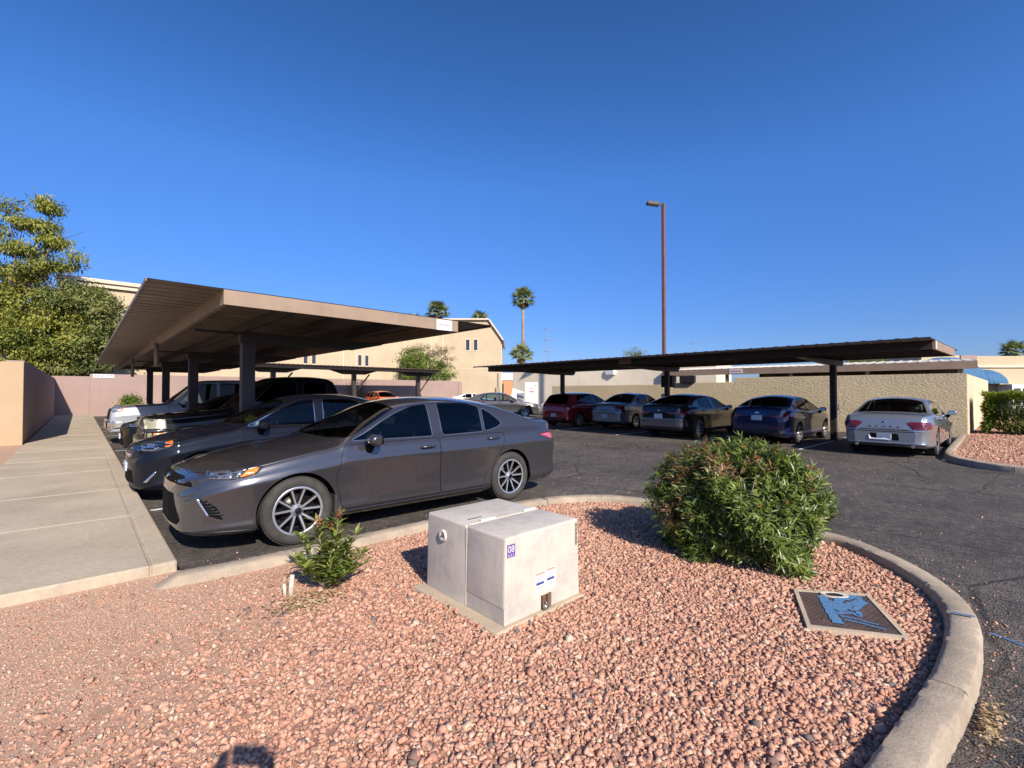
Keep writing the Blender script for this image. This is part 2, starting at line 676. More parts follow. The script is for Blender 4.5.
# ------------------------------------------------------------ gravel
def mat_gravel_base():
    k = NT('gravel_base')
    co = k.coord()
    v = k.n('TexVoronoi', Scale=42.0)
    k.l(co, v.inputs['Vector'])
    c = k.ramp(v.outputs['Color'], [(.1, (.24, .120, .085)), (.5, (.38, .215, .15)), (.9, (.46, .30, .22))])
    sx = k.n('SeparateXYZ')
    k.l(co, sx.inputs[0])
    n = k.noise(co, 1.5, 5, .6)
    # the trodden sandy corner by the sidewalk
    a = k.math('SUBTRACT', sx.outputs['Y'], k.math('MULTIPLY', sx.outputs['X'], .9))
    f = k.ramp(k.math('ADD', k.math('MULTIPLY', a, .25), n), [(1.12, (0, 0, 0)), (1.45, (1, 1, 1))])
    f2 = k.math('MULTIPLY_ADD', k.math('ADD', k.math('MULTIPLY', a, .25), n), 1.4, -1.12)
    f2 = k.math('MINIMUM', k.math('MAXIMUM', f2, 0), 1)
    sand = k.ramp(k.noise(co, 60, 5, .7), [(.3, (.34, .215, .145)), (.7, (.54, .375, .265))])
    k.col(k.mix(f2, c, sand))
    k.b.inputs['Roughness'].default_value = .95
    k.b.inputs['Specular IOR Level'].default_value = .1
    h = k.math('ADD', k.math('MULTIPLY', v.outputs['Distance'], -1.0), k.math('MULTIPLY', k.noise(co, 120, 4, .7), .3))
    k.bump(h, .25, .008)
    return k.m


m_gbase = mat_gravel_base()
GZ = .045
kp = catmull(KP, 8)[:, :2]
isl = np.concatenate([kp, [(-6, 4.62), (.62, 4.70), (.62, 4.4)]])
mb = MB()
mb.bm.faces.new([mb.bm.verts.new((x, y, GZ)) for x, y in isl])
mb.build('gravel_bed', m_gbase)
tag(bpy.data.objects['gravel_bed'], kind='structure')
mb = MB()
mb.bm.faces.new([mb.bm.verts.new(p) for p in [(12.9, -9, .10), (40, -9, .10), (40, 1.2, .10), (21, 1.25, .10), (15.4, 1.20, .10), (14.2, 1.08, .10), (13.35, .70, .10), (12.9, .1, .10)]])
tag(mb.build('far_gravel_bed', m_gbase), kind='structure')
mb = MB()
mb.bm.faces.new([mb.bm.verts.new(p) for p in [(-8, 12.93, .11), (-1.07, 12.93, .11), (-1.07, 18.0, .11), (-8, 18.0, .11)]])
tag(mb.build('side_gravel_bed', m_gbase), kind='structure')


def stones(P, size, var, name, flat=.62):
    t = (1 + 5 ** .5) / 2
    I = np.array([(-1, t, 0), (1, t, 0), (-1, -t, 0), (1, -t, 0), (0, -1, t), (0, 1, t), (0, -1, -t), (0, 1, -t), (t, 0, -1), (t, 0, 1), (-t, 0, -1), (-t, 0, 1)], float)
    I /= np.linalg.norm(I[0])
    Fi = np.array([(0, 11, 5), (0, 5, 1), (0, 1, 7), (0, 7, 10), (0, 10, 11), (1, 5, 9), (5, 11, 4), (11, 10, 2), (10, 7, 6), (7, 1, 8), (3, 9, 4), (3, 4, 2), (3, 2, 6), (3, 6, 8), (3, 8, 9), (4, 9, 5), (2, 4, 11), (6, 2, 10), (8, 6, 7), (9, 8, 1)])
    n = len(P)
    V = np.broadcast_to(I, (n, 12, 3)) * (1 + rng.normal(size=(n, 12, 1)) * .24)
    V = V + rng.normal(size=(n, 12, 3)) * .15
    S = np.stack([rng.uniform(.75, 1.3, n), rng.uniform(.6, 1.0, n), rng.uniform(.42, .8, n) * flat / .62], 1)
    V = V * S[:, None, :]
    a, b, c = rng.uniform(0, 6.28, n), rng.normal(size=n) * .45, rng.normal(size=n) * .45
    def rot(V, ang, i, j):
        c_, s_ = np.cos(ang)[:, None], np.sin(ang)[:, None]
        W = V.copy()
        W[..., i] = V[..., i] * c_ - V[..., j] * s_
        W[..., j] = V[..., i] * s_ + V[..., j] * c_
        return W
    V = rot(rot(rot(V, b, 0, 2), c, 1, 2), a, 0, 1)
    V = V * (size * .5)[:, None, None] + P[:, None, :]
    F = (Fi[None] + (np.arange(n) * 12)[:, None, None]).reshape(-1, 3)
    return npmesh(name, V.reshape(-1, 3), F, False, np.repeat(var, 12))


def mat_stone():
    k = NT('pink_gravel')
    at = k.n('Attribute', attribute_name='var')
    c = k.ramp(at.outputs['Fac'], [(0, (.15, .13, .125)), (.07, (.25, .14, .11)), (.30, (.455, .235, .162)), (.60, (.53, .295, .205)), (.85, (.56, .35, .25)), (1, (.56, .45, .34))])
    co = k.coord()
    n = k.noise(co, 90, 4, .7)
    k.col(k.mix(.6, c, k.ramp(n, [(.3, (.72, .70, .70)), (.68, (1.12, 1.1, 1.08))]), 'MULTIPLY'))
    k.b.inputs['Roughness'].default_value = .9
    k.b.inputs['Specular IOR Level'].default_value = .2
    k.bump(n, .35, .004)
    return k.m


m_stone = mat_stone()
N0 = 165000
Q = np.stack([rng.uniform(-1.6, 5.5, N0), rng.uniform(.2, 4.75, N0)], 1)
inner = in_poly(Q, isl)
F0 = np.array([f0.x, f0.y]); R0 = np.array([rt.x, rt.y])
dep, lat = Q @ F0, Q @ R0
vis = (dep > 1.2) & (np.abs(lat) < dep * 1.16 + .25)
def near_path(Q, path, dmin):
    out = np.zeros(len(Q), bool)
    for p in path:
        out |= ((Q - p) ** 2).sum(1) < dmin * dmin
    return out
keep = inner & vis
Q = Q[keep]
kd = np.full(len(Q), 9.0)
for p in catmull(KP, 20)[:, :2]:
    kd = np.minimum(kd, ((Q - p) ** 2).sum(1))
Q = Q[(kd > .10 ** 2) & ~((Q[:, 1] > 4.60))]
def clear(Q, x0, y0, x1, y1):
    return ~((Q[:, 0] > x0) & (Q[:, 0] < x1) & (Q[:, 1] > y0) & (Q[:, 1] < y1))
Q = Q[clear(Q, 1.86, 2.135, 2.67, 3.08)]
vq = np.array([(3.82, 1.14), (4.11, .77), (3.56, .48), (3.29, .91)])
Q = Q[~in_poly(Q, np.array([(p - vq.mean(0)) * 1.0 + vq.mean(0) for p in vq]))]
sandm = np.clip((Q[:, 1] - .9 * Q[:, 0]) * .25 * 1.4 + .7 - 1.12 + rng.normal(size=len(Q)) * .06, 0, 1)
dist = np.linalg.norm(Q, axis=1)
sz = np.exp(rng.normal(size=len(Q)) * .33) * .0212
sz *= np.where(rng.random(len(Q)) < sandm * 1.25, rng.uniform(.22, .5, len(Q)), 1)
sz = np.clip(sz, .008, .058)
keep = rng.random(len(Q)) < np.where(sandm > .35, .45, 1.0)
Q, sz, sandm = Q[keep], sz[keep], sandm[keep]
z = GZ + sz * rng.uniform(-.02, .20, len(Q)) + np.where(rng.random(len(Q)) < .15, .006, 0)
patch = np.sin(Q[:, 0] * 2.1 + 1) * np.sin(Q[:, 1] * 2.7) * .05
var = np.clip(rng.beta(2.6, 2.2, len(Q)) + patch, 0, 1)
odd = rng.random(len(Q))
var = np.where(odd < .05, rng.uniform(0, .1, len(Q)), np.where(odd > .96, rng.uniform(.9, 1, len(Q)), var))
g = link('gravel', stones(np.concatenate([Q, z[:, None]], 1), sz, var, 'gravel'), m_stone)
tag(g, kind='stuff', label='loose pink and rust coloured landscaping gravel covering the planted island', cat='gravel')
N1 = 9000
Q = np.stack([rng.uniform(13.0, 24, N1), rng.uniform(-7, 1.1, N1)], 1)
Q = Q[(Q[:, 0] > 13.2 + np.clip(Q[:, 1], 0, 2) * .9)]
sz = np.exp(rng.normal(size=len(Q)) * .3) * .05
g = link('gravel', stones(np.concatenate([Q, np.full((len(Q), 1), .105)], 1), sz, rng.beta(2.6, 2.2, len(Q)), 'gravel'), m_stone)
tag(g, kind='stuff', label='pink gravel in the far kerbed bed beside the trimmed hedge', cat='gravel')

# tiny chips trodden into the sandy corner, and strays on the asphalt
N2 = 42000
Q = np.stack([rng.uniform(-1.6, 2.6, N2), rng.uniform(1.6, 4.66, N2)], 1)
sm = (Q[:, 1] - .9 * Q[:, 0]) * .35 + .7 - 1.12
Q = Q[in_poly(Q, isl) & (rng.random(N2) < np.clip(sm * 1.3, 0, 1)) & (Q @ F0 > 1.3)]
sz = np.exp(rng.normal(size=len(Q)) * .35) * .0085
g = link('gravel_fines', stones(np.concatenate([Q, np.full((len(Q), 1), GZ + .001)], 1), sz, np.clip(rng.beta(3, 2, len(Q)) + .15, 0, 1), 'gravel_fines', .5), m_stone)
tag(g, kind='stuff', label='fine dusty chippings trodden into the sandy corner beside the sidewalk', cat='gravel')
pts = catmull(KP, 30)[:, :2]
tt = np.gradient(pts, axis=0); tt /= np.linalg.norm(tt, axis=1, keepdims=True)
ii = rng.integers(20, len(pts) - 60, 900)
Q = pts[ii] + np.stack([-tt[ii, 1], tt[ii, 0]], 1) * (.09 + rng.exponential(.16, 900))[:, None] * 1.0
Q = np.concatenate([Q, np.stack([rng.uniform(3, 14, 1500), rng.uniform(-4, 10, 1500)], 1)])
Q = Q[~in_poly(Q, np.concatenate([pts, [(-6, 4.62), (.3, 4.62)]]))]
kd = np.full(len(Q), 9.0)
for p in pts: kd = np.minimum(kd, ((Q - p) ** 2).sum(1))
Q = Q[kd > .09 ** 2]
g = link('loose_grit', stones(np.concatenate([Q, np.full((len(Q), 1), .004)], 1), np.exp(rng.normal(size=len(Q)) * .4) * .011, rng.random(len(Q)), 'loose_grit'), m_stone)
tag(g, kind='stuff', label='stray grit and gravel chips scattered on the asphalt along the kerb', cat='grit')
def gpt(px, depth):
    v = f0 * depth + rt * ((px - 512) / FOC * depth)
    return Vector((v.x, v.y, 0))


# ------------------------------------------------------------ walls
m_pink = mat_stucco('pink_stucco', (.355, .250, .215), .35, 40)
m_beige = mat_stucco('beige_stucco', (.46, .335, .215), .4, 34)
m_cream = mat_stucco('cream_stucco', (.53, .425, .285), .3, 16)
m_lace = mat_stucco('lace_stucco', (.90, .735, .485), .5, 26, 1.0)
m_sunwall = mat_stucco('brightened_stucco', (.78, .665, .50), .5, 22)  # colour raised to stand in for sun that only grazes these walls
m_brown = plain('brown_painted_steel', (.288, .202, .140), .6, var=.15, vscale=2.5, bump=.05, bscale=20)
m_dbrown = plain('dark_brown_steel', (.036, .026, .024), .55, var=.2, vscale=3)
k = NT('brown_roof_sheet')
mp_ = k.n('Mapping')
mp_.inputs['Scale'].default_value = (.35, 9, 1)
k.l(k.coord(), mp_.inputs[0])
k.col(k.mix(.6, k.ramp(k.noise(mp_.outputs[0], 1.0, 6, .7), [(.38, (.17, .13, .105)), (.62, (.34, .27, .22))]), k.ramp(k.noise(k.coord(), 2.0, 5, .6), [(.35, (.20, .155, .125)), (.65, (.30, .235, .19))])))
k.b.inputs['Roughness'].default_value = .5
m_deck = k.m
MATS['brown_roof_sheet'] = m_deck
m_deckw = plain('pale_roof_sheet', (.58, .52, .42), .5, var=.1, vscale=1.5)
m_white = plain('white_paint', (.74, .72, .69), .6, var=.08)
m_sticker = plain('white_sign_face', (.62, .59, .59), .5, var=.05)
m_dark = plain('dark_opening', (.012, .012, .013), .7)
m_win = plain('window_pane', (.03, .035, .04), .08, spec=.8)
m_trim = plain('cream_trim', (.64, .52, .38), .7, var=.08)
m_lampdark = plain('dark_lamp_housing', (.05, .05, .055), .15, .3, coat=1.0, var=.5, vscale=24)
m_redink = plain('red_print', (.45, .10, .09), .6)
m_greyink = plain('grey_print', (.12, .11, .12), .6)

t = thing('side_wall', 'pink stucco wall in shade running along the sidewalk, with beige end facing the lot', 'wall', (-1.1, 18.0, 0))
mb = MB().box((-.36, .22, 0), (0, 21.2, 2.36), 0, .012)
mb.build('wall_run', m_pink, t)
mb = MB().box((-.78, 0, 0), (0, .215, 2.31), 0, .012)
mb.build('wall_end', m_beige, t)
mb = MB().box((-6.5, -.03, 0), (-.80, .24, 2.40), 0, .012)
mb.build('wall_front', m_beige, t)

t = thing('boundary_wall', 'long low pink stucco wall across the far end of the lot, behind the second carport', 'wall', (0, 39.25, 0))
mb = MB().box((-1.5, 0, 0), (.45, .25, 2.50), 0, .01)
mb.box((.452, 0, 0), (29.0, .25, 2.66), 0, .01)
mb.box((28.6, -.06, 0), (29.05, .30, 2.50), 0, .02)
mb.build('wall_run', m_pink, t)
pl = MB().box((.60, -.03, 2.42), (1.62, -.004, 2.66), 0, .004).build('address_plate', m_sticker, t)
mb = MB()
for i, w_ in enumerate([.06, .08, .05, .08, .05, .08, .08, .06, .07]):
    x = .70 + i * .095
    mb.box((x, -.034, 2.47), (x + .018, -.031, 2.62))
    if i % 2 == 0: mb.box((x + .02, -.034, 2.59), (x + w_, -.031, 2.62))
    else: mb.box((x + .02, -.034, 2.47), (x + w_, -.031, 2.495))
mb.build('plate_marks', m_greyink, pl)

t = thing('block_wall', 'cream lace-textured block wall standing behind the right-hand carport', 'wall', (21.55, 1.25, 0), R(5))
mb = MB().box((0, 0, 0), (.22, 7.25, 2.14), 0, .01).box((0.003, 7.252, 0), (.22, 10.4, 1.95), 0, .01).box((0.006, 10.402, 0), (.22, 17.2, 1.88), 0, .01)
mb.build('wall_run', m_lace, t)
mb = MB().box((.222, .004, 0), (14, .218, 2.12), 0, .004)
mb.build('wall_return', mat_stucco('bright_cream_stucco', (.64, .505, .345), .3, 16), t).rotation_euler = (0, 0, R(-5))
mb = MB()


# ------------------------------------------------------------ carports
def deck_mesh(x0, x1, y0, y1, z0, z1, mb, pitch=.305, mi=0, th=.004, rib=.024):
    """ribbed sheet: ribs run along x, the profile repeats along y; z0 at x0, z1 at x1"""
    prof = []
    y = y0
    while y < y1:
        for (f, h) in ((0, 0), (.62, 0), (.68, rib), (.92, rib), (.98, 0)):
            prof.append((min(y + f * pitch, y1), h))
        y += pitch
    bm = mb.bm
    for dz in (0, -th):
        A = [bm.verts.new((x0, q, z0 + h + dz)) for q, h in prof]
        B = [bm.verts.new((x1, q, z1 + h + dz)) for q, h in prof]
        for i in range(len(prof) - 1):
            if prof[i + 1][0] - prof[i][0] < 1e-6: continue
            f = bm.faces.new((A[i], B[i], B[i + 1], A[i + 1]) if dz == 0 else (A[i], A[i + 1], B[i + 1], B[i]))
            f.material_index = mi
    return mb


def carport(name, label, org, sx, x0, x1, xf, xb, colx, ys, y0, y1, z0, z1, beam_z, label_sign=True, colw=.22, group='carports', shaded_long=False):
    """steel cantilever carport. x runs across the stalls (front lip x0 .. back lip x1), fascias at xf and xb, columns at colx"""
    t = thing(name, label, 'carport', org, 0, group)
    zz = lambda x: z0 + (z1 - z0) * (x - x0) / (x1 - x0)
    deck_mesh(x0, x1, y0, y1, zz(x0), zz(x1), MB()) and None
    mb = MB()
    deck_mesh(x0, x1, y0, y1, zz(x0), zz(x1), mb)
    for (xx, dx) in ((x0, -.012), (x1, .012)):
        mb.box((min(xx, xx + dx), y0, zz(xx) - .035), (max(xx, xx + dx), y1, zz(xx) + .012), 1 if shaded_long else 0)
    mb.build('roof_sheet', [m_deck, m_dbrown], t)
    fz = .205
    for xx in (xf, xb):
        mb = MB()
        fmat = m_dbrown if shaded_long else m_brown  # long fascias and lips carry their shade in a darker brown
        s = 1 if xx == xf else -1
        mb.box((xx - .03, y0 + .06, zz(xx) - fz), (xx + .03, y1 - .06, zz(xx) - .006))
        mb.build('long_fascia', fmat, t)
    for yy, s in ((y0 + .06, 1), (y1 - .06, -1)):
        mb = MB()
        a, b = min(xf, xb) - .03, max(xf, xb) + .03
        za, zb = zz(a), zz(b)
        pts = [(a, za - fz - .003), (b, zb - fz - .003), (b, zb - .005), (a, za - .005)]
        mb.prism(pts, 1, yy - .052, yy - .001) if s > 0 else mb.prism(pts, 1, yy + .001, yy + .052)
        mb.build('end_fascia', m_brown, t)
    for xx in np.linspace(min(xf, xb), max(xf, xb), 5)[1:-1]:
        mb = MB().box((xx - .028, y0 + .07, zz(xx) - .19), (xx + .028, y1 - .07, zz(xx) - .01))
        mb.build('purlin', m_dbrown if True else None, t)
    for yy in ys:
        mb = MB()
        a, b = min(xf, xb), max(xf, xb)
        ztop = lambda x: zz(x) - .215
        s = [(a + .06, ztop(a) - .02), (colx - .75, beam_z), (colx + (.75 if b - colx < 2.4 else 2.1), beam_z), (b - .06, ztop(b) - .04), (b - .06, ztop(b)), (a + .06, ztop(a))]
        if colx - a < 1.1:
            s = [(colx - .14, beam_z)] + s[2:5] + [(colx - .14, ztop(colx))]
            mb.box((a + .06, yy - .06, ztop(a) - .06), (colx - .145, yy + .06, ztop(colx) - .01))
        mb.prism(s, 1, yy - .09, yy + .09)
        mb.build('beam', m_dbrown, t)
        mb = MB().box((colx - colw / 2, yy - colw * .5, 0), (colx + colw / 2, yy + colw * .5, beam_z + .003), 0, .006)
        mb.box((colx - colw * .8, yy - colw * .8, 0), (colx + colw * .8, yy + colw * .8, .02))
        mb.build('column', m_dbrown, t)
    return t, zz


LC, lz = carport('carport', 'brown flat-roofed steel carport over the row beside the sidewalk', (0, 0, 0), 1, .58, 6.02, 1.42, 5.17, 2.36, (10.05, 15.9, 21.6, 27.0), 7.14, 30.6, 2.885, 2.835, 2.44)
sg = MB().box((4.72, 7.140, 2.635), (5.06, 7.146, 2.825)).build('sign', m_sticker, LC)
mb = MB()
for k in range(9):
    mb.box((4.76 + k * .028, 7.136, 2.722 + (.004 if k % 2 else 0)), (4.778 + k * .028, 7.1395, 2.738), 0)
mb.build('sign_print', m_redink, sg)
mb = MB()
mb.tube([(1.36, 14.2, 2.70), (1.36, 14.2, 2.15)], .045, 8)
mb.build('downspout', m_brown, LC)
mb = MB()
mb.tube([(1.36, 21.2, 2.70), (1.36, 21.2, 2.05)], .045, 8)
mb.build('downspout', m_brown, LC)

RC, rz_ = carport('carport', 'long brown steel carport sheltering five cars in front of the cream block wall', (0, 0, 0), 1, 13.15, 18.95, 14.05, 18.45, 17.5, (4.05, 9.75, 15.35), 1.30, 16.9, 2.66, 2.76, 2.36, colw=.165, shaded_long=True)
for k, yy in enumerate((9.4,)):
    sg = MB().box((14.005, yy - .25, 2.50), (14.014, yy + .25, 2.66)).build('sign', plain('faded_sign', (.30, .21, .19), .6), RC)
    mb = MB()
    for i in range(6): mb.box((14.001, yy - .2 + i * .07, 2.56), (14.004, yy - .155 + i * .07, 2.60))
    mb.build('sign_print', m_redink, sg)
mb = MB().box((14.06, 1.302, 2.475), (14.28, 1.306, 2.66)).build('corner_plate', m_sticker, RC)
mb = MB().box((17.30, 3.878, .95), (17.40, 3.895, 1.12)).build('column_label', m_sticker, RC)

C2, cz2 = carport('carport', 'distant brown carport in front of the pink boundary wall, over an orange car', (0, 0, 0), 1, 36.0 - 36, 25.0, 2, 24.4, 22.1, (), 34.0, 38.2, 3.50, 3.50, 2.9)
for o in list(C2.children): bpy.data.objects.remove(o)
mb = MB()
for i in range(int(25 / .305)):
    pass
bm = mb.bm
prof = []
x = 5.4
while x < 23.3:
    for f, h in ((0, 0), (.62, 0), (.68, .042), (.92, .042), (.98, 0)):
        prof.append((x + f * .305, h))
    x += .305
for dz in (0, -.004):
    A = [bm.verts.new((q, 34.0, 3.44 + h + dz)) for q, h in prof]
    B = [bm.verts.new((q, 37.2, 3.52 + h + dz)) for q, h in prof]
    for i in range(len(prof) - 1):
        bm.faces.new((A[i], A[i + 1], B[i + 1], B[i]))
mb.build('roof_sheet', m_deck, C2)
mb = MB().box((5.5, 34.45, 3.22), (22.9, 34.51, 3.44)).build('long_fascia', m_brown, C2)
mb = MB().box((5.5, 36.9, 3.28), (22.9, 36.96, 3.49)).build('long_fascia', m_brown, C2)
mb = MB().box((22.9, 34.45, 3.22), (22.96, 36.96, 3.44)).build('end_fascia', m_brown, C2)
for xx in (10.0, 15.9, 21.7):
    mb = MB().prism([(xx - .9, 2.92), (xx + .9, 2.92), (xx + 1.9, 3.22), (xx - 1.9, 3.22)], 1, 35.6, 35.8)
    mb.build('beam', m_dbrown, C2)
    MB().box((xx - .15, 35.55, 0), (xx + .15, 35.85, 2.925), 0, .006).build('column', m_dbrown, C2)
    mb = MB().tube([(xx + .15, 35.7, 1.5), (xx + 1.3, 35.7, 2.95)], .06, 6)
    mb.build('brace', m_dbrown, C2)

# the shade roof behind the block wall
t = thing('shade_roof', 'low shade roof with brown fascia and pale sheets rising above the cream block wall', 'shade roof', Vector((21.62, 1.25, 0)) - Matrix.Rotation(R(5), 3, 'Z') @ Vector((21.1, 1.25, 0)), R(5))
mb = MB()
deck_mesh(21.14, 24.6, 1.05, 11.6, 2.55, 2.80, mb, .30, 0, .004, .018)
mb.build('roof_sheet', m_deckw, t)
MB().box((21.12, 1.0, 2.29), (21.18, 11.65, 2.555)).build('long_fascia', m_brown, t)
mb = MB().prism([(21.18, 2.29), (24.6, 2.54), (24.6, 2.80), (21.18, 2.55)], 1, .99, 1.05)
mb.build('end_fascia', m_brown, t)
mb = MB().box((21.2, 11.6, 2.3), (24.5, 11.65, 2.56)).build('back_fascia', m_brown, t)
for yy in (1.42, 3.9, 6.4, 8.9, 11.3):
    MB().box((21.25, yy - .06, 1.9), (21.37, yy + .06, 2.56)).build('post', m_brown, t)
for xx in (22.4, 23.4, 24.4):
    MB().box((xx - .06, 1.30, 2.0), (xx + .06, 1.42, 2.58 + (xx - 21) * .05)).build('post', m_cream, t)
sg = MB().box((21.108, 8.2, 2.33), (21.117, 8.75, 2.52)).build('sign', m_sticker, t)
mb = MB()
for i in range(6): mb.box((21.103, 8.27 + i * .075, 2.40), (21.107, 8.32 + i * .075, 2.45))
mb.build('sign_print', m_redink, sg)
MB().box((24.4, 1.26, 0), (24.52, 8.4, 2.76)).build('gap_screen', m_brown, t)  # screen added so the gap under this roof stays dark
mb = MB().box((20.9, 10.2, 1.95), (21.1, 10.9, 2.28), 0, .02)
mb.build('lamp_box', m_dark, t)

# ------------------------------------------------------------ buildings
t = thing('apartment_block', 'long cream two-storey stucco building behind the pink boundary wall', 'building', (0, 45, 0))
mb = MB().box((-.9, 0, 0), (30.0, 12, 9.35), 0, .01)
mb.build('wall', m_cream, t)
mb = MB().box((-1.15, -.25, 9.05), (30.0, .0, 9.33), 0, .02).box((-1.3, -.40, 9.352), (30.0, 11.9, 9.62), 0, .02)
mb.build('cornice', m_trim, t)
for xx in (15.2, 15.95, 20.45, 21.2, 9.6, 10.3):
    f = MB().box((xx - .05, -.045, 4.143), (xx + .39, -.003, 5.31)).build('window', m_trim, t)
    MB().box((xx, -.055, 4.20), (xx + .34, -.046, 5.25)).build('pane', m_win, f)
    MB().box((xx - .06, -.06, 4.03), (xx + .40, -.004, 4.14)).build('sill', m_trim, f)
for xx in (18.9, 20.2, 25.6, 29.0):
    MB().box((xx, -.035, 0), (xx + .09, -.002, 9.0)).build('downpipe', m_trim, t)

bo = Vector((30.15, 44.9, 0))
ang = math.atan2(rt.y, rt.x)
t = thing('apartment_wing', 'taller cream end block with chamfered roof corner and two narrow upstairs windows', 'building', bo, ang)
mb = MB()
mb.prism([(-.2, 0), (6.95, 0), (6.95, 7.55), (5.45, 9.75), (-.2, 9.75)], 1, 0, 11)
mb.build('wall', m_cream, t)
mb = MB()
for (a, b) in (((-.4, 9.752), (5.53, 9.752)), ((5.53, 9.752), (7.15, 7.40))):
    a, b = Vector((a[0], 0, a[1])), Vector((b[0], 0, b[1]))
    d = (b - a).normalized()
    n = Vector((-d.z, 0, d.x))
    P = [a, b, b + n * .16, a + n * .16]
    mb.prism([(p.x, p.z) for p in P], 1, -.32, 11.2)
mb.build('roof_edge', m_trim, t)
MB().box((6.952, 1.0, 0), (7.04, 1.1, 7.4)).build('downpipe', m_trim, t)
for xx in (2.95, 3.85):
    f = MB().box((xx - .08, -.04, 6.2), (xx + .52, -.002, 7.62)).build('window', m_trim, t)
    MB().box((xx + .02, -.052, 6.32), (xx + .42, -.041, 7.52)).build('pane', m_win, f)
MB().box((.25, -.05, 0), (.40, -.002, 9.4)).build('downpipe', m_trim, t)
MB().box((1.0, -.02, 4.20), (5.6, -.002, 4.25)).build('trim_line', m_trim, t)
MB().box((6.55, -.10, 1.9), (6.75, -.002, 3.7), 0, .01).build('meter_pipe', plain('grey_conduit', (.25, .23, .2), .6), t)
MB().box((6.35, -.22, 1.5), (6.85, -.002, 2.1), 0, .02).build('meter_box', plain('tan_box', (.33, .26, .18), .6), t)

# single-storey buildings behind the right-hand row
t = thing('service_building', 'plain flat-roofed cream building seen under the right-hand carport, beyond the block wall', 'building', (26.9, 14.5, 0), R(10))
MB().box((0, 0, 0), (9, 12.5, 3.35), 0, .02).build('wall', m_sunwall, t)
MB().box((-.6, -2.6, 0), (3, -.01, 3.3), 0, .02).build('wall', m_sunwall, t)
MB().box((-.12, -.1, 3.351), (9.1, 12.6, 3.45), 0, .02).build('roof_edge', m_trim, t)
wl_ = thing('wall_lamp', 'small white floodlight box fixed high on the plain cream wall', 'lamp', (26.4, 18.65, 2.72))
MB().box((-.45, -.35, -.05), (-.05, .35, .32), 0, .04).build('lamp_housing', m_white, wl_)
MB().box((-.08, -.08, .05), (.098, .08, .2)).build('bracket', m_white, wl_)
t = thing('lot_annex', 'low cream building with a diagonal stair rail shadow beside the palms', 'building', (34.0, 27.0, 0), R(25))
MB().box((0, 0, 0), (8, 6.4, 3.3), 0, .02).build('wall', m_sunwall, t)
MB().box((-.3, -.3, 3.301), (8.2, 6.6, 3.45), 0, .02).build('roof_edge', m_brown, t)
MB().box((-.03, 2.0, 1.6), (-.002, 3.4, 2.7)).build('window', m_dark, t)

t = thing('awning_building', 'cream shopfront with blue barrel awnings at the right edge, past the trimmed hedge', 'building', (61.0, 5.6, 0), ang)
mb = MB().box((-1.5, 0, 0), (2.2, 8, 5.1), 0, .03).box((2.203, .9, 0), (16, 8, 5.1), 0, .03)
mb.build('wall', m_cream, t)
mb = MB().box((2.0, .75, 3.95), (16.2, .897, 4.2), 0, .02).box((-1.7, -.2, 4.05), (2.25, -.003, 4.22), 0, .02)
mb.build('cornice', m_trim, t)
MB().box((3.0, .7, 4.35), (4.6, .895, 5.15), 0, .02).build('parapet_panel', m_pink, t)
m_awn = plain('blue_awning_cloth', (.035, .125, .24), .75, var=.15, vscale=2)


def awning(x0, x1, y, z0, z1, dep):
    """quarter-barrel awning with rounded ends"""
    bm = bmesh.new()
    n, m = 14, 18
    rows = []
    for j in range(m + 1):
        u = j / m
        x = x0 + (x1 - x0) * u
        e = abs(2 * u - 1)
        hs = math.sqrt(max(0, 1 - max(0, (e - .0)) ** 2.6))
        row = []
        for i in range(n + 1):
            a = math.pi / 2 * i / n
            rib = 1 + .018 * math.cos(j * math.pi)
            row.append(bm.verts.new((x, y - dep * math.sin(a) * (.25 + .75 * hs) * rib, z0 + (z1 - z0) * math.cos(a) * max(.02, hs))))
        rows.append(row)
    for A, B in zip(rows[:-1], rows[1:]):
        for i in range(n):
            bm.faces.new((A[i], A[i + 1], B[i + 1], B[i]))
    bmesh.ops.recalc_face_normals(bm, faces=bm.faces[:])
    me = bpy.data.meshes.new('awning')
    bm.to_mesh(me)
    bm.free()
    return me


link('awning', awning(-2.6, 4.3, -.01, 2.35, 4.9, 1.6), m_awn, t)
link('awning', awning(3.4, 7.0, .88, 2.35, 3.75, 1.5), m_awn, t)
MB().box((2.4, .80, .4), (5.0, .897, 1.9)).build('window', m_win, t)
MB().box((6.6, -.6, 0), (8.4, .80, 2.3), 0, .03).box((6.75, -.62, .3), (7.4, -.603, 1.9), 1).box((7.6, -.62, .3), (8.25, -.603, 1.9), 1).build('porch', [m_white, m_win], t)

# small blue canopy glimpsed over the block wall
t = thing('blue_canopy', 'blue canvas canopy glimpsed over the block wall under the shade roof', 'awning', (30.0, 14.2, 0), ang)
link('canopy_cloth', awning(-2.6, 1.8, 0, 2.0, 2.75, 1.4), m_awn, t)
for xx in (-2.3, 1.5): MB().box((xx, -.05, 0), (xx + .08, .05, 2.3)).build('post', m_brown, t)

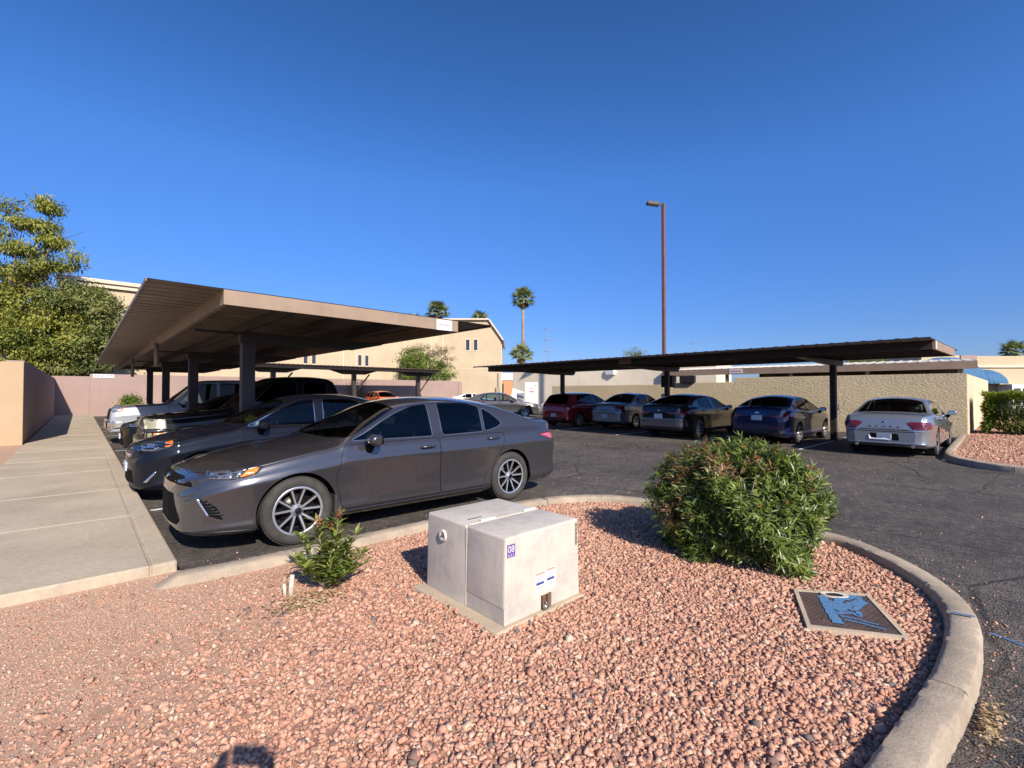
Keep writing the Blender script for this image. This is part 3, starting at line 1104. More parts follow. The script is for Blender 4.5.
# ------------------------------------------------------------ light pole, masts
t = thing('light_pole', 'tall slim reddish-brown steel light pole with a single shoebox head, rising behind the right-hand carport', 'light pole', (22.3, 12.58, 0))
m_pole = plain('rust_pole', (.165, .088, .074), .5, var=.15)
MB().box((-.075, -.075, 0), (.085, .085, 11.35), 0, .01).build('pole', m_pole, t)
MB().box((-.25, -.25, 0), (.25, .25, .45), 0, .03).build('pole_base', m_kerb, t)
mb = MB().tube([(0, 0, 11.25), (-.22, .19, 11.31)], .03, 6)
mb.build('arm', m_pole, t)
Mh = Matrix.Translation((-.40, .36, 11.35)) @ Matrix.Rotation(R(138), 4, 'Z') @ Matrix.Rotation(R(-8), 4, 'Y')
mb = MB().box((-.30, -.17, -.05), (.30, .17, .05), 0, .02, Mh).box((-.22, -.13, -.056), (.22, .13, -.0505), 1, 0, Mh)
mb.build('lamp_head', [m_dbrown, m_lampdark], t)
t = thing('meter_cabinet', 'brown steel electrical cabinet fixed beside the middle carport column', 'cabinet', (18.4, 10.25, 0))
MB().box((-.12, -.30, 1.72), (.12, .22, 2.22), 0, .01).build('cabinet_box', m_dbrown, t)
MB().box((-.05, -.10, 0), (.05, .02, 1.72)).build('post', m_dbrown, t)
MB().box((-.16, .05, 1.05), (-.08, .20, 1.45), 0, .02).build('white_jug', m_white, t)


def mast(px, dd, ztop, label, arms=True):
    p = gpt(px, dd)
    t = thing('antenna_mast', label, 'antenna', (p.x, p.y, 0))
    MB().tube([(0, 0, 0), (0, 0, ztop)], [.09, .05], 6).build('mast', plain('mast_grey', (.22, .21, .22), .5), t)
    mb = MB()
    for k in range(4):
        z = ztop - .3 - k * 1.9
        q = Vector((rt.x, rt.y, 0))
        mb.tube([q * -.7 + Vector((0, 0, z)), q * .9 + Vector((0, 0, z + .1))], .035, 5)
        for s in (-.6, .2, .8):
            mb.tube([q * s + Vector((0, 0, z - .2)), q * s + Vector((0, 0, z + .25))], .025, 5)
        if not arms: break
    mb.build('aerial', MATS['mast_grey'], t)


mast(548, 80, 12.6, 'thin grey antenna mast right of the tall palm')
mast(694, 80, 10.2, 'short antenna mast showing above the right-hand carport roof', False)

p = gpt(515, 58)
t = thing('orange_building', 'low orange and white shopfront far off, left of the palm trunks', 'building', (p.x, p.y, 0), ang)
MB().box((-4, 0, 0), (4, 8, 3.0), 0, .03).build('wall', plain('orange_wall', (.50, .24, .13), .8), t)
MB().box((-4.1, -.1, 3.001), (4.1, 8.1, 3.9), 0, .03).build('parapet', m_white, t)
MB().box((-3, -.06, .3), (-1.4, -.003, 2.6)).build('door', m_dbrown, t)

p = gpt(549, 46)
t = thing('storage_container', 'long grey-green steel container behind the white notice board', 'container', (p.x, p.y, 0), ang)
mb = MB().box((-3.4, 0, 0), (4.6, 2.4, 2.25), 0, .02)
for k in range(26): mb.box((-3.3 + k * .3, -.04, .15), (-3.15 + k * .3, -.002, 2.1))
mb.build('container_shell', plain('grey_green_steel', (.23, .27, .25), .6), t)

p = gpt(531.5, 32)
t = thing('notice_board', 'white notice board with red lettering beyond the grey sedan', 'sign', (p.x, p.y, 0), ang)
MB().box((-.44, -.03, .75), (.44, .03, 2.2), 0, .005).build('board', m_white, t)
mb = MB()
for k in range(5): mb.box((-.16 + k * .07, -.036, 1.72), (-.12 + k * .07, -.031, 1.80))
for k in range(4): mb.box((-.14 + k * .08, -.036, 1.50), (-.08 + k * .08, -.031, 1.64))
mb.box((.2, -.036, 1.92), (.36, -.031, 2.0))
mb.build('lettering', m_redink, t)
for s in (-.4, .36): MB().box((s, -.02, 0), (s + .05, .02, .75)).build('leg', m_white, t)

p = gpt(517, 33)
t = thing('folded_canopy', 'white folded canopy leaning in the bright gap behind the grey sedan', 'canopy', (p.x, p.y, 0), ang)
mb = MB()
for k in range(5):
    mb.prism([(-.55 + k * .05, .3 + k * .3), (.45, .15 + k * .3), (.48, .34 + k * .3), (-.5 + k * .05, .62 + k * .3)], 1, -.05 + k * .02, .1 + k * .02)
mb.box((-.5, -.04, 0), (.45, .08, .4))
mb.build('canopy_cloth', m_white, t)
# ------------------------------------------------------------ cars
def pchip(pts):
    P = np.array(pts, float)
    x, y = P[:, 0], P[:, 1]
    h = np.diff(x)
    d = np.diff(y) / h
    m = np.zeros(len(x))
    for i in range(1, len(x) - 1):
        if d[i - 1] * d[i] > 0:
            w1, w2 = 2 * h[i] + h[i - 1], h[i] + 2 * h[i - 1]
            m[i] = (w1 + w2) / (w1 / d[i - 1] + w2 / d[i])
    m[0], m[-1] = d[0], d[-1]
    def f(q):
        q = np.clip(np.asarray(q, float), x[0], x[-1])
        i = np.clip(np.searchsorted(x, q, side='right') - 1, 0, len(x) - 2)
        t = (q - x[i]) / h[i]
        return ((1 + 2 * t) * (1 - t) ** 2 * y[i] + t * (1 - t) ** 2 * h[i] * m[i] + t * t * (3 - 2 * t) * y[i + 1] + t * t * (t - 1) * h[i] * m[i + 1])
    return f


NB, NS, NU, NTP = 6, 30, 22, 26     # samples: underside, lower side, upper side, top


class Shell:
    """the painted skin of a car as a surface S(x, t): t runs from the middle of the underside round the side to the middle of the roof"""
    def __init__(s, sp):
        s.sp = sp
        L = sp['L']
        xs = np.concatenate([np.linspace(0, .25, 26)[:-1], np.linspace(.25, L - .25, int((L - .5) / .03))[:-1], np.linspace(L - .25, L, 26)])
        s.xs = xs
        top, bot, plan, belt, crown = (pchip(sp[k]) for k in ('top', 'bot', 'plan', 'belt', 'crown'))
        W, Zr, wr = sp['W'], sp['roof_z'], sp['roof_w']
        inset = sp.get('inset', .05)
        rows = []
        side = np.array(sp.get('side', [(0, .90), (.05, .955), (.14, .980), (.22, .972), (.40, .972), (.60, .984), (.74, 1.0), (.785, 1.004), (.825, .986), (.93, .974), (1, .955)]))
        fs = np.linspace(0, 1, NS)
        sideW = pchip(side)(fs)
        for x in xs:
            w_, zb, zt, cr = W * plan(x), float(bot(x)), float(top(x)), float(crown(x))
            zsh = min(float(belt(x)), zt - cr - .01)
            zc = max(zt - cr, zsh + .008)
            ys = np.linspace(0, w_ * sideW[0] * .97, NB, endpoint=False)
            under = np.stack([ys, np.full(NB, zb)], 1)
            low = np.stack([w_ * sideW, zb + (zsh - zb) * fs], 1)
            y0 = w_ * sideW[-1] - inset * min(1, max(.25, (zc - zsh) / .15))
            zz = zsh + .012 + (zc - zsh - .012) * np.linspace(0, 1, NU) if zc > zsh + .02 else np.linspace(zsh + .001, zc, NU)
            q = np.clip((zz - zsh) / max(.2, Zr - zsh), 0, 1)
            ww = y0 - (y0 - wr * float(plan(x)) ** .5) * (.82 * q + .18 * q * q)
            upn = np.stack([ww, zz], 1)
            yt = np.linspace(ww[-1], 0, NTP + 1)[1:]
            tp = np.stack([yt, zt - (zt - zc) * (yt / ww[-1]) ** 2.1], 1)
            sec = np.concatenate([under, low, upn, tp])
            for it in range(5):           # round the long corners
                a, b = NB + NS + NU - 6, NB + NS + NU + 5
                m = sec.copy()
                m[a:b] = .25 * sec[a - 1:b - 1] + .5 * sec[a:b] + .25 * sec[a + 1:b + 1]
                a, b = NB + NS - 3, NB + NS + 3
                m[a:b] = .25 * sec[a - 1:b - 1] + .5 * sec[a:b] + .25 * sec[a + 1:b + 1]
                sec = m
            rows.append(sec)
        s.G = np.array(rows)              # stations, points, (y,z)
        s.n = s.G.shape[1]

    def S(s, x, t):
        x = np.clip(np.asarray(x, float), 0, s.sp['L'])
        t = np.clip(np.asarray(t, float), 0, 1)
        i = np.clip(np.searchsorted(s.xs, x, side='right') - 1, 0, len(s.xs) - 2)
        a = ((x - s.xs[i]) / (s.xs[i + 1] - s.xs[i]))[..., None]
        tt = t * (s.n - 1)
        j = np.clip(tt.astype(int), 0, s.n - 2)
        b = (tt - j)[..., None]
        g = s.G
        yz = (g[i, j] * (1 - a) + g[i + 1, j] * a) * (1 - b) + (g[i, j + 1] * (1 - a) + g[i + 1, j + 1] * a) * b
        return np.concatenate([x[..., None], yz], -1)

    def N(s, x, t):
        e, f = .012, .012
        dx = s.S(x + e, t) - s.S(x - e, t)
        dt = s.S(x, t + f) - s.S(x, t - f)
        n = np.cross(dt, dx)
        l = np.linalg.norm(n, axis=-1, keepdims=True)
        n = n / np.where(l < 1e-9, 1, l)
        n = np.where(l < 1e-9, np.array([0, 0, 1.0]), n)
        tt = np.asarray(t)[..., None]
        n = np.where(tt > .9995, n * np.array([1, 0, 1]), n)
        n = n / (np.linalg.norm(n, axis=-1, keepdims=True) + 1e-9)
        return n

    def sec(s, x):
        x = min(max(x, 0), s.sp['L'])
        i = min(max(int(np.searchsorted(s.xs, x, side='right') - 1), 0), len(s.xs) - 2)
        a = (x - s.xs[i]) / (s.xs[i + 1] - s.xs[i])
        return s.G[i] * (1 - a) + s.G[i + 1] * a

    def t_side(s, x, z):
        c = s.sec(x)[NB:NB + NS + NU]
        zz = np.maximum.accumulate(c[:, 1] + np.arange(len(c)) * 1e-7)
        return (NB + np.interp(z, zz, np.arange(len(c)))) / (s.n - 1)

    def t_top(s, x, y):
        a = NB + NS + NU - 3
        c = s.sec(x)[a:]
        yy = np.maximum.accumulate(c[::-1, 0] + np.arange(len(c)) * 1e-7)
        return (a + len(c) - 1 - np.interp(y, yy, np.arange(len(c)))) / (s.n - 1)


def dense(poly, step=.04):
    P = np.array(poly, float)
    out = []
    for a, b in zip(P, np.roll(P, -1, 0)):
        n = max(1, int(np.linalg.norm(b - a) / step))
        for k in range(n):
            out.append(a + (b - a) * k / n)
    return np.array(out)


def round_poly(poly, r=.03, n=4):
    P = [np.array(p, float) for p in poly]
    out = []
    m = len(P)
    for i in range(m):
        a, b, c = P[i - 1], P[i], P[(i + 1) % m]
        la, lc = np.linalg.norm(a - b), np.linalg.norm(c - b)
        d = min(r, la * .45, lc * .45)
        p, q = b + (a - b) / la * d, b + (c - b) / lc * d
        for k in range(n + 1):
            t = k / n
            out.append((1 - t) ** 2 * p + 2 * t * (1 - t) * b + t * t * q)
    return np.array(out)


def inset_poly(P, d):
    P = np.asarray(P)
    a = np.sum(P[:, 0] * np.roll(P[:, 1], -1) - np.roll(P[:, 0], -1) * P[:, 1])
    t = np.roll(P, -1, 0) - np.roll(P, 1, 0)
    n = np.stack([-t[:, 1], t[:, 0]], 1)
    n /= np.linalg.norm(n, axis=1, keepdims=True) + 1e-9
    return P + n * d * (1 if a > 0 else -1)


TS = 2.3   # scale of t so the flat domain has about even lengths


def shell_regions(sh, regions, xstep, tn):
    """regions: list of (label, outline in (x,t)); later ones win. One triangulation of the whole half skin; {label: (params, tris)}"""
    L = sh.sp['L']
    gx = np.unique(np.concatenate([np.linspace(0, .2, 12), np.linspace(.2, L - .2, int(L / xstep)), np.linspace(L - .2, L, 12)]))
    gt = np.linspace(0, 1, tn)
    X, T = np.meshgrid(gx, gt, indexing='ij')
    pts = [np.stack([X.ravel(), T.ravel() * TS], 1)]
    rim = [np.array([(x, 0) for x in gx] + [(L, t * TS) for t in gt[1:]] + [(x, TS) for x in gx[::-1][1:]] + [(0, t * TS) for t in gt[::-1][1:-1]])]
    polys = []
    allb = []
    for lab, P in regions:
        Q = np.array(P) * np.array([1, TS])
        Q[:, 1] = np.clip(Q[:, 1], 0, TS)
        Q[:, 0] = np.clip(Q[:, 0], 0, L)
        polys.append((lab, Q))
        allb.append(Q)
    B = np.concatenate(allb) if allb else np.zeros((0, 2))
    g = pts[0]
    if len(B):
        keep = np.ones(len(g), bool)
        for Q in allb:
            for c in range(0, len(Q), 200):
                d = np.abs(g[:, None, :] - Q[None, c:c + 200, :])
                keep &= ~((d[..., 0] ** 2 + d[..., 1] ** 2) < .008 ** 2).any(1)
        keep |= (g[:, 0] <= 0) | (g[:, 0] >= L) | (g[:, 1] <= 0) | (g[:, 1] >= TS)
        g = g[keep]
    verts = [Vector(p) for p in g]
    edges = []
    for _, Q in polys:
        b0 = len(verts)
        verts += [Vector(p) for p in Q]
        n = len(Q)
        edges += [(b0 + i, b0 + (i + 1) % n) for i in range(n)]
    res = delaunay_2d_cdt(verts, edges, [], 0, 1e-5)
    V = np.array([(v.x, v.y) for v in res[0]])
    F = np.array([f for f in res[2] if len(f) == 3])
    cen = V[F].mean(1)
    lab = np.zeros(len(F), int)
    names = ['body'] + [p[0] for p in polys]
    for i, (_, Q) in enumerate(polys):
        lab[in_poly(cen, Q)] = i + 1
    out = {}
    prm = V / np.array([1, TS])
    for i in np.unique(lab):
        out.setdefault(names[i], []).append(F[lab == i])
    return prm, {k: np.concatenate(v) for k, v in out.items()}


def skin_obj(name, sh, prm, F, mat, parent, off=0.0, sides=(1, -1), merge=True, flip=False, mi=None):
    """a region of the skin (both halves when sides has two) as an object with the true surface normals"""
    use = np.unique(F)
    mp = np.full(len(prm), -1)
    mp[use] = np.arange(len(use))
    f = mp[F]
    P = sh.S(prm[use, 0], prm[use, 1])
    N = sh.N(prm[use, 0], prm[use, 1])
    P = P + N * off
    Vs, Fs, Ns = [], [], []
    b = 0
    for sd in sides:
        m = np.array([1, sd, 1])
        Vs.append(P * m)
        Ns.append(N * m)
        Fs.append((f if sd == 1 else f[:, ::-1]) + b)
        b += len(P)
    V, F2, NN = np.concatenate(Vs), np.concatenate(Fs), np.concatenate(Ns)
    me0 = V[F2]
    fn = np.cross(me0[:, 1] - me0[:, 0], me0[:, 2] - me0[:, 0])
    bad = np.einsum('ij,ij->i', fn, NN[F2].mean(1)) < 0
    F2 = F2.copy()
    F2[bad] = F2[bad][:, ::-1]
    if flip:
        F2 = F2[:, ::-1]
        NN = -NN
    ar = np.linalg.norm(fn, axis=1)
    F2 = F2[ar > 1e-9]
    me = npmesh(name, V, F2, smooth=True)
    if len(me.vertices) == len(NN):
        me.normals_split_custom_set_from_vertices([tuple(n) for n in NN])
    return link(name, me, mat, parent)


def wheel_parts(Rw, wd, style, car, loc, outward, mats, detail=True):
    """tyre with its rim as a child; outward = +1/-1 along y"""
    so = outward
    mb = MB()
    rr = Rw * style.get('rim', .68)
    prof = [(rr, -wd * .42), (rr + .02, -wd * .5), (Rw * .93, -wd * .5), (Rw - .008, -wd * .42), (Rw, -wd * .3), (Rw, wd * .3), (Rw - .008, wd * .42), (Rw * .93, wd * .5), (rr + .02, wd * .5), (rr, wd * .42)]
    mb.lathe(prof, 48 if detail else 28)
    if detail:
        for k in range(60):              # tread blocks
            a = 2 * math.pi * k / 60
            for q in (-.26, 0, .26):
                M = Matrix.Rotation(-a, 4, 'Y')
                mb.box((Rw - .004, (q - .11) * wd, -.0125 * Rw / .33), (Rw + .0035, (q + .11) * wd, .0125 * Rw / .33), 0, 0, M)
    ty = mb.build('wheel', mats['tyre'], car)
    ty.location = loc
    rm = MB()
    fo = so * wd * .44                   # outer face plane
    rm.lathe([(rr + .004, so * wd * .46), (rr - .006, so * wd * .48), (rr - .018, so * wd * .45)], 48 if detail else 28, mi=0)
    rm.lathe([(rr - .018, so * wd * .45), (rr - .026, so * wd * .2), (rr - .03, -so * wd * .4)], 48 if detail else 28, mi=1)
    n = style.get('spokes', 5)
    depth = style.get('depth', .03)
    if style.get('kind') == 'pairs':
        for k in range(n):
            a0 = 2 * math.pi * (k + .25) / n
            for sgn in (-1, 1):
                c0, c1 = a0 + sgn * .20, a0 + sgn * .29
                p0 = Vector((math.cos(c0) * .05, fo - so * .03, math.sin(c0) * .05))
                p1 = Vector((math.cos(c1) * (rr - .012), fo - so * .004, math.sin(c1) * (rr - .012)))
                d = (p1 - p0).normalized()
                side = Vector((0, so, 0)).cross(d).normalized()
                for (hw0, hw1, back, mi) in ((.0095, .0085, 0, 0), (.019, .022, .010, 1)):
                    b = Vector((0, -so * back, 0))
                    e = Vector((0, -so * .022, 0))
                    A = [p0 - side * hw0 + b, p0 + side * hw0 + b, p1 + side * hw1 + b, p1 - side * hw1 + b]
                    Bq = [q + e for q in A]
                    va = [rm.bm.verts.new(q) for q in A]
                    vb = [rm.bm.verts.new(q) for q in Bq]
                    for idx in ((va[0], va[1], va[2], va[3]), (vb[3], vb[2], vb[1], vb[0])):
                        fq = rm.bm.faces.new(idx); fq.material_index = mi
                    for i in range(4):
                        fq = rm.bm.faces.new((va[i], vb[i], vb[(i + 1) % 4], va[(i + 1) % 4])); fq.material_index = mi
    else:
        for k in range(n):
            a0 = 2 * math.pi * (k + .25) / n
            hw0, hw1 = style.get('w', (.05, .035))
            d = Vector((math.cos(a0), 0, math.sin(a0)))
            side = Vector((0, so, 0)).cross(d)
            p0, p1 = d * .03 + Vector((0, fo - so * depth, 0)), d * (rr - .01) + Vector((0, fo - so * .006, 0))
            e = Vector((0, -so * .03, 0))
            A = [p0 - side * hw0, p0 + side * hw0, p1 + side * hw1, p1 - side * hw1]
            va = [rm.bm.verts.new(q) for q in A]
            vb = [rm.bm.verts.new(q + e) for q in A]
            rm.bm.faces.new(va); rm.bm.faces.new(vb[::-1])
            for i in range(4):
                rm.bm.faces.new((va[i], vb[i], vb[(i + 1) % 4], va[(i + 1) % 4]))
    rm.lathe([(.001, fo - so * .004), (.034, fo - so * .006), (.036, fo - so * .02), (.062, fo - so * .03), (.066, fo - so * .06)], 20, mi=0)
    rm.lathe([(.001, fo - so * .0020), (.030, fo - so * .0025), (.033, fo - so * .006)], 16, mi=1)
    ri = rm.build('rim', [mats['alloy'], mats['pocket']], ty)
    bd = MB()
    bd.lathe([(.05, so * wd * .05), (rr * .66, so * wd * .05), (rr * .66, so * wd * .05 - so * .02), (.05, so * wd * .05 - so * .02)], 32)
    if detail:
        bd.box((rr * .42, so * wd * .02 - .03, -.07), (rr * .75, so * wd * .02 + .03, .07), 1, .01)
    bd.build('brake_disc', [mats['disc'], mats['pocket']], ty)
    bk = MB()
    bk.lathe([(.001, -so * wd * .1), (rr - .03, -so * wd * .1)], 24)
    bk.build('wheel_back', mats['pocket'], ty)
    return ty


def decal(name, bvh, outline, ang, mat, parent, off=.004, side=1, step=.03, skirt=.012, rnd=.015, mi=None, far=9.0):
    """a shaped piece laid on the skin: outline (s,z) seen along a horizontal direction. ang 0 looks along +x (front), 90 along +y from the -y side,
    180 along -x (rear). s is the coordinate to the viewer's right."""
    a = R(ang)
    d = Vector((math.cos(a), math.sin(a), 0))
    r = Vector((math.sin(a), -math.cos(a), 0))
    P = dense(round_poly(outline, rnd) if rnd else np.array(outline, float), step)
    lo, hi = P.min(0), P.max(0)
    gx, gz = np.meshgrid(np.arange(lo[0] + step / 2, hi[0], step), np.arange(lo[1] + step / 2, hi[1], step))
    g = np.stack([gx.ravel(), gz.ravel()], 1)
    if len(g):
        g = g[in_poly(g, P)]
        if len(g):
            g = g[(np.linalg.norm(g[:, None] - P[None], axis=2).min(1) > step * .35)]
    n = len(P)
    vs = [Vector(p) for p in P] + [Vector(p) for p in g]
    res = delaunay_2d_cdt(vs, [(i, (i + 1) % n) for i in range(n)], [], 1, 1e-6)
    bm = bmesh.new()
    V = []
    last = None
    hits = []
    for v in res[0]:
        org = r * v.x + Vector((0, 0, v.y)) - d * far
        h = bvh.ray_cast(org, d)
        hits.append((org, h[0]))
    good = [(o, p) for o, p in hits if p is not None]
    if not good:
        bm.free()
        return None
    for o, p in hits:
        if p is None:
            q = min(good, key=lambda t: (t[0] - o).length)[1]
            p = o + d * ((q - o).dot(d))
        V.append(bm.verts.new(p - d * off))
    for f in res[2]:
        try:
            fc = bm.faces.new([V[i] for i in f])
            fc.smooth = True
        except ValueError:
            pass
    bmesh.ops.recalc_face_normals(bm, faces=bm.faces[:])
    if bm.faces and sum((f.normal.dot(d) for f in bm.faces)) > 0:
        bmesh.ops.reverse_faces(bm, faces=bm.faces[:])
    if skirt:
        be = [e for e in bm.edges if e.is_boundary]
        ex = bmesh.ops.extrude_edge_only(bm, edges=be)
        for q in ex['geom']:
            if isinstance(q, bmesh.types.BMVert):
                q.co += d * (skirt + off)
            elif isinstance(q, bmesh.types.BMFace):
                q.smooth = False
    if side == -1:
        for v in bm.verts: v.co.y *= -1
        bmesh.ops.reverse_faces(bm, faces=bm.faces[:])
    me = bpy.data.meshes.new(name)
    bm.to_mesh(me)
    bm.free()
    return link(name, me, mat, parent)


def seat_mesh(mb, x, y, w, h=.62, z=.30, mi=0):
    mb.box((x - .50, y - w / 2, z), (x + .02, y + w / 2, z + .20), mi, .05)
    M = Matrix.Translation((x, y, z + .16)) @ Matrix.Rotation(R(16), 4, 'Y')
    mb.box((-.02, -w / 2, 0), (.12, w / 2, h - .06), mi, .05, M)
    return M


def build_car(sp, name, label, cat, loc, rz, group, mats, detail=True):
    car = thing(name, label, cat, loc, rz, group)
    sh = Shell(sp)
    L, W = sp['L'], sp['W']
    Rw, wd = sp['R'], sp['tyre_w']
    reg = []
    # doors first, then arches and glass on top
    seamw = .005 if detail else .008
    for nm, P in sp.get('doors', []):
        Q = dense(round_poly(P, .06), .04)
        q1 = np.array([(x, sh.t_side(x, z)) for x, z in Q])
        Qi = inset_poly(Q, seamw)
        q2 = np.array([(x, sh.t_side(x, z)) for x, z in Qi])
        reg += [('seam', q1), (nm, q2)]
    for nm, P in sp.get('lids', []):
        Q = dense(P, .05)
        q1 = np.array([(x, sh.t_top(x, max(0, y)) if y > 0 else 1.0) for x, y in Q])
        Qi = inset_poly(Q, seamw)
        q2 = np.array([(x, sh.t_top(x, y) if Q[i][1] > 0.001 else 1.0) for i, (x, y) in enumerate(Qi)])
        reg += [('seam', q1), (nm, q2)]
    for nm, P in sp['windows']:
        Q = dense(round_poly(P, .035), .04)
        q1 = np.array([(x, sh.t_side(x, z)) for x, z in inset_poly(Q, -.012)])
        q2 = np.array([(x, sh.t_side(x, z)) for x, z in Q])
        reg += [('trim', q1), (nm, q2)]
    for nm, P in sp['screens']:
        Q = dense(P, .05)
        def tt(Z):
            return np.array([(x, sh.t_top(x, y) if Q[i][1] > 0.001 else 1.0) for i, (x, y) in enumerate(Z)])
        reg += [('rubber_' + nm, tt(inset_poly(Q, -.02))), (nm, tt(Q))]
    for xa in (sp['xf'], sp['xr']):
        Ra = Rw + sp.get('arch_gap', .045)
        P = [(xa + Ra * math.cos(a), Rw + Ra * math.sin(a)) for a in np.linspace(0, 2 * math.pi, 49)[:-1]]
        P2 = []
        for x, z in P:
            zb = sh.sec(x)[0][1]
            t = sh.t_side(x, z) if z > zb + .004 else (NB * .6) / (sh.n - 1)
            P2.append((x, t))
        reg.append(('hole', np.array(P2)))
    prm, reg_f = shell_regions(sh, reg, .035 if detail else .06, 70 if detail else 44)
    body = skin_obj('body', sh, prm, reg_f['body'], mats['paint'], car)
    bm = bmesh.new()
    for fs in [v for k, v in reg_f.items() if k not in ('hole',)]:
        use = np.unique(fs)
        for sd in (1, -1):
            P = sh.S(prm[use, 0], prm[use, 1]) * np.array([1, sd, 1])
            vv = {u: bm.verts.new(p) for u, p in zip(use, P)}
            for f in fs:
                try: bm.faces.new([vv[i] for i in f])
                except ValueError: pass
    # front and rear caps
    for gi, x in ((0, 0.0), (-1, L)):
        sec = sh.G[gi]
        ring = [(x, y, z) for y, z in sec] + [(x, -y, z) for y, z in sec[::-1][1:-1]]
        ok = []
        for p in ring:
            if not ok or (Vector(p) - Vector(ok[-1])).length > 1e-4: ok.append(p)
        bm.faces.new([bm.verts.new(p) for p in ok])
        cap = MB()
        cap.bm.faces.new([cap.bm.verts.new(p) for p in (ok if gi == 0 else ok[::-1])])
        cap.build('end_panel', mats['paint'], car, recalc=False)
    bvh = BVHTree.FromBMesh(bm)
    bm.free()
    if 'seam' in reg_f: skin_obj('panel_gap', sh, prm, reg_f['seam'], mats['gap'], car, -.004)
    if 'trim' in reg_f:
        for sd in (1, -1): skin_obj('window_trim', sh, prm, reg_f['trim'], mats['trim'], car, .001, (sd,))
    for nm in reg_f:
        if nm.startswith('rubber_'): skin_obj('glass_seal', sh, prm, reg_f[nm], mats['gap'], car, .0)
    for nm in set(n for n, _ in sp.get('doors', [])):
        for sd in (1, -1):
            skin_obj(nm, sh, prm, reg_f[nm], mats['paint'], car, 0, (sd,))
    for nm in set(n for n, _ in sp.get('lids', [])):
        if nm in reg_f: skin_obj(nm, sh, prm, reg_f[nm], mats['paint'], car, 0)
    for nm in set(n for n, _ in sp['windows']):
        for sd in (1, -1):
            skin_obj(nm, sh, prm, reg_f[nm], mats['side_glass'], car, -.004, (sd,))
    for nm in set(n for n, _ in sp['screens']):
        skin_obj(nm, sh, prm, reg_f[nm], mats['screen_glass'], car, -.003)
    # dark lining inside the cabin
    lin = []
    c0, c1 = sp['cabin']
    for k in ('body', 'trim', 'seam') + tuple(q for q in reg_f if q.startswith('rubber_')) + tuple(n for n, _ in sp.get('doors', [])) + tuple(n for n, _ in sp.get('lids', [])):
        if k in reg_f:
            F = reg_f[k]
            cx, ct = prm[F, 0].mean(1), prm[F, 1].mean(1)
            z = sh.S(cx, ct)[:, 2]
            lin.append(F[(cx > c0) & (cx < c1) & (z > .35)])
    lin = np.concatenate(lin)
    skin_obj('cabin_lining', sh, prm, lin, mats['lining'], car, -.022, flip=True)
    it = MB()
    zb = .30
    xs1 = sp['seats'][0]
    for y in (-.36, .36):
        Mt = seat_mesh(it, xs1, y * W / .92, .50)
        M2 = Mt @ Matrix.Translation((.03, 0, .60))
        it.box((-.03, -.13, 0), (.07, .13, .18), 0, .04, M2)
    for xr_ in sp['seats'][1:]:
        Mt = seat_mesh(it, xr_, 0, 1.25 * W / .92, .60)
        for y in (-.4, .4):
            it.box((-.02, y - .12, .54), (.06, y + .12, .70), 0, .03, Mt)
    xd = sp['dash']
    it.box((xd - .40, -W * .80, .40), (xd + .22, W * .80, sp.get('dash_z', .90)), 1, .06)
    it.box((c0 + .02, -W * .84, .26), (c1 - .02, W * .84, .30), 1)
    if 'shelf' in sp:
        it.box((sp['shelf'][0], -W * .68, sp['shelf'][2] - .04), (sp['shelf'][1], W * .68, sp['shelf'][2]), 1, .015)
    it.build('cabin_seats', [mats['seat'], mats['lining']], car)
    sw = MB()
    yw = -.36 * W / .92
    Mw = Matrix.Translation((xd + .36, yw, .86 + sp.get('dash_z', .90) - .90)) @ Matrix.Rotation(R(-66), 4, 'Y')
    ring = [Mw @ Vector((.185 * math.cos(a), .185 * math.sin(a), 0)) for a in np.linspace(0, 2 * math.pi, 25)]
    sw.tube(ring, .016, 6, cap=False)
    sw.tube([Mw @ Vector((-.18, 0, 0)), Mw @ Vector((.18, 0, 0))], .02, 6)
    sw.tube([Mw @ Vector((0, 0, 0)), Mw @ Vector((0, 0, -.3))], .03, 6)
    sw.build('steering_wheel', mats['lining'], car)
    # wheels and wells
    wy = sp.get('track', W - wd / 2 - .025)
    for xa in (sp['xf'], sp['xr']):
        for sd in (1, -1):
            wheel_parts(Rw, wd, sp['wheel'], car, (xa, sd * wy, Rw), sd, mats, detail)
    for xa in (sp['xf'], sp['xr']):
        for sd in (1, -1):
            wl = MB()
            Ra = Rw + sp.get('arch_gap', .045) + .012
            ring = [(xa + Ra * math.cos(a), Rw + Ra * math.sin(a)) for a in np.linspace(R(-25), R(205), 25)]
            y0, y1 = sd * (W - .32), None
            prev = None
            for (x, z) in ring:
                cs = sh.sec(x)
                yo = float(np.interp(z, np.maximum.accumulate(cs[NB:NB + NS + NU, 1]), cs[NB:NB + NS + NU, 0])) - .006
                cur = (Vector((x, y0, z)), Vector((x, sd * yo, z)))
                if prev: wl.quad(prev[0], prev[1], cur[1], cur[0])
                prev = cur
            wl.bm.faces.new([wl.bm.verts.new((x, y0, z)) for x, z in ring])
            wl.build('wheel_liner', mats['gap'], car, recalc=False)
    ub = MB()
    ub.box((.35, -W * .74, .17 if Rw < .36 else .3), (L - .35, W * .74, .24 if Rw < .36 else .38), 0)
    for xa in (sp['xf'], sp['xr']):
        ub.tube([(xa, -wy + .08, Rw), (xa, wy - .08, Rw)], .045, 8)
    ub.build('underbody', mats['gap'], car)
    # mirrors and handles
    mx, my, mz = sp['mirror']
    ms = .78
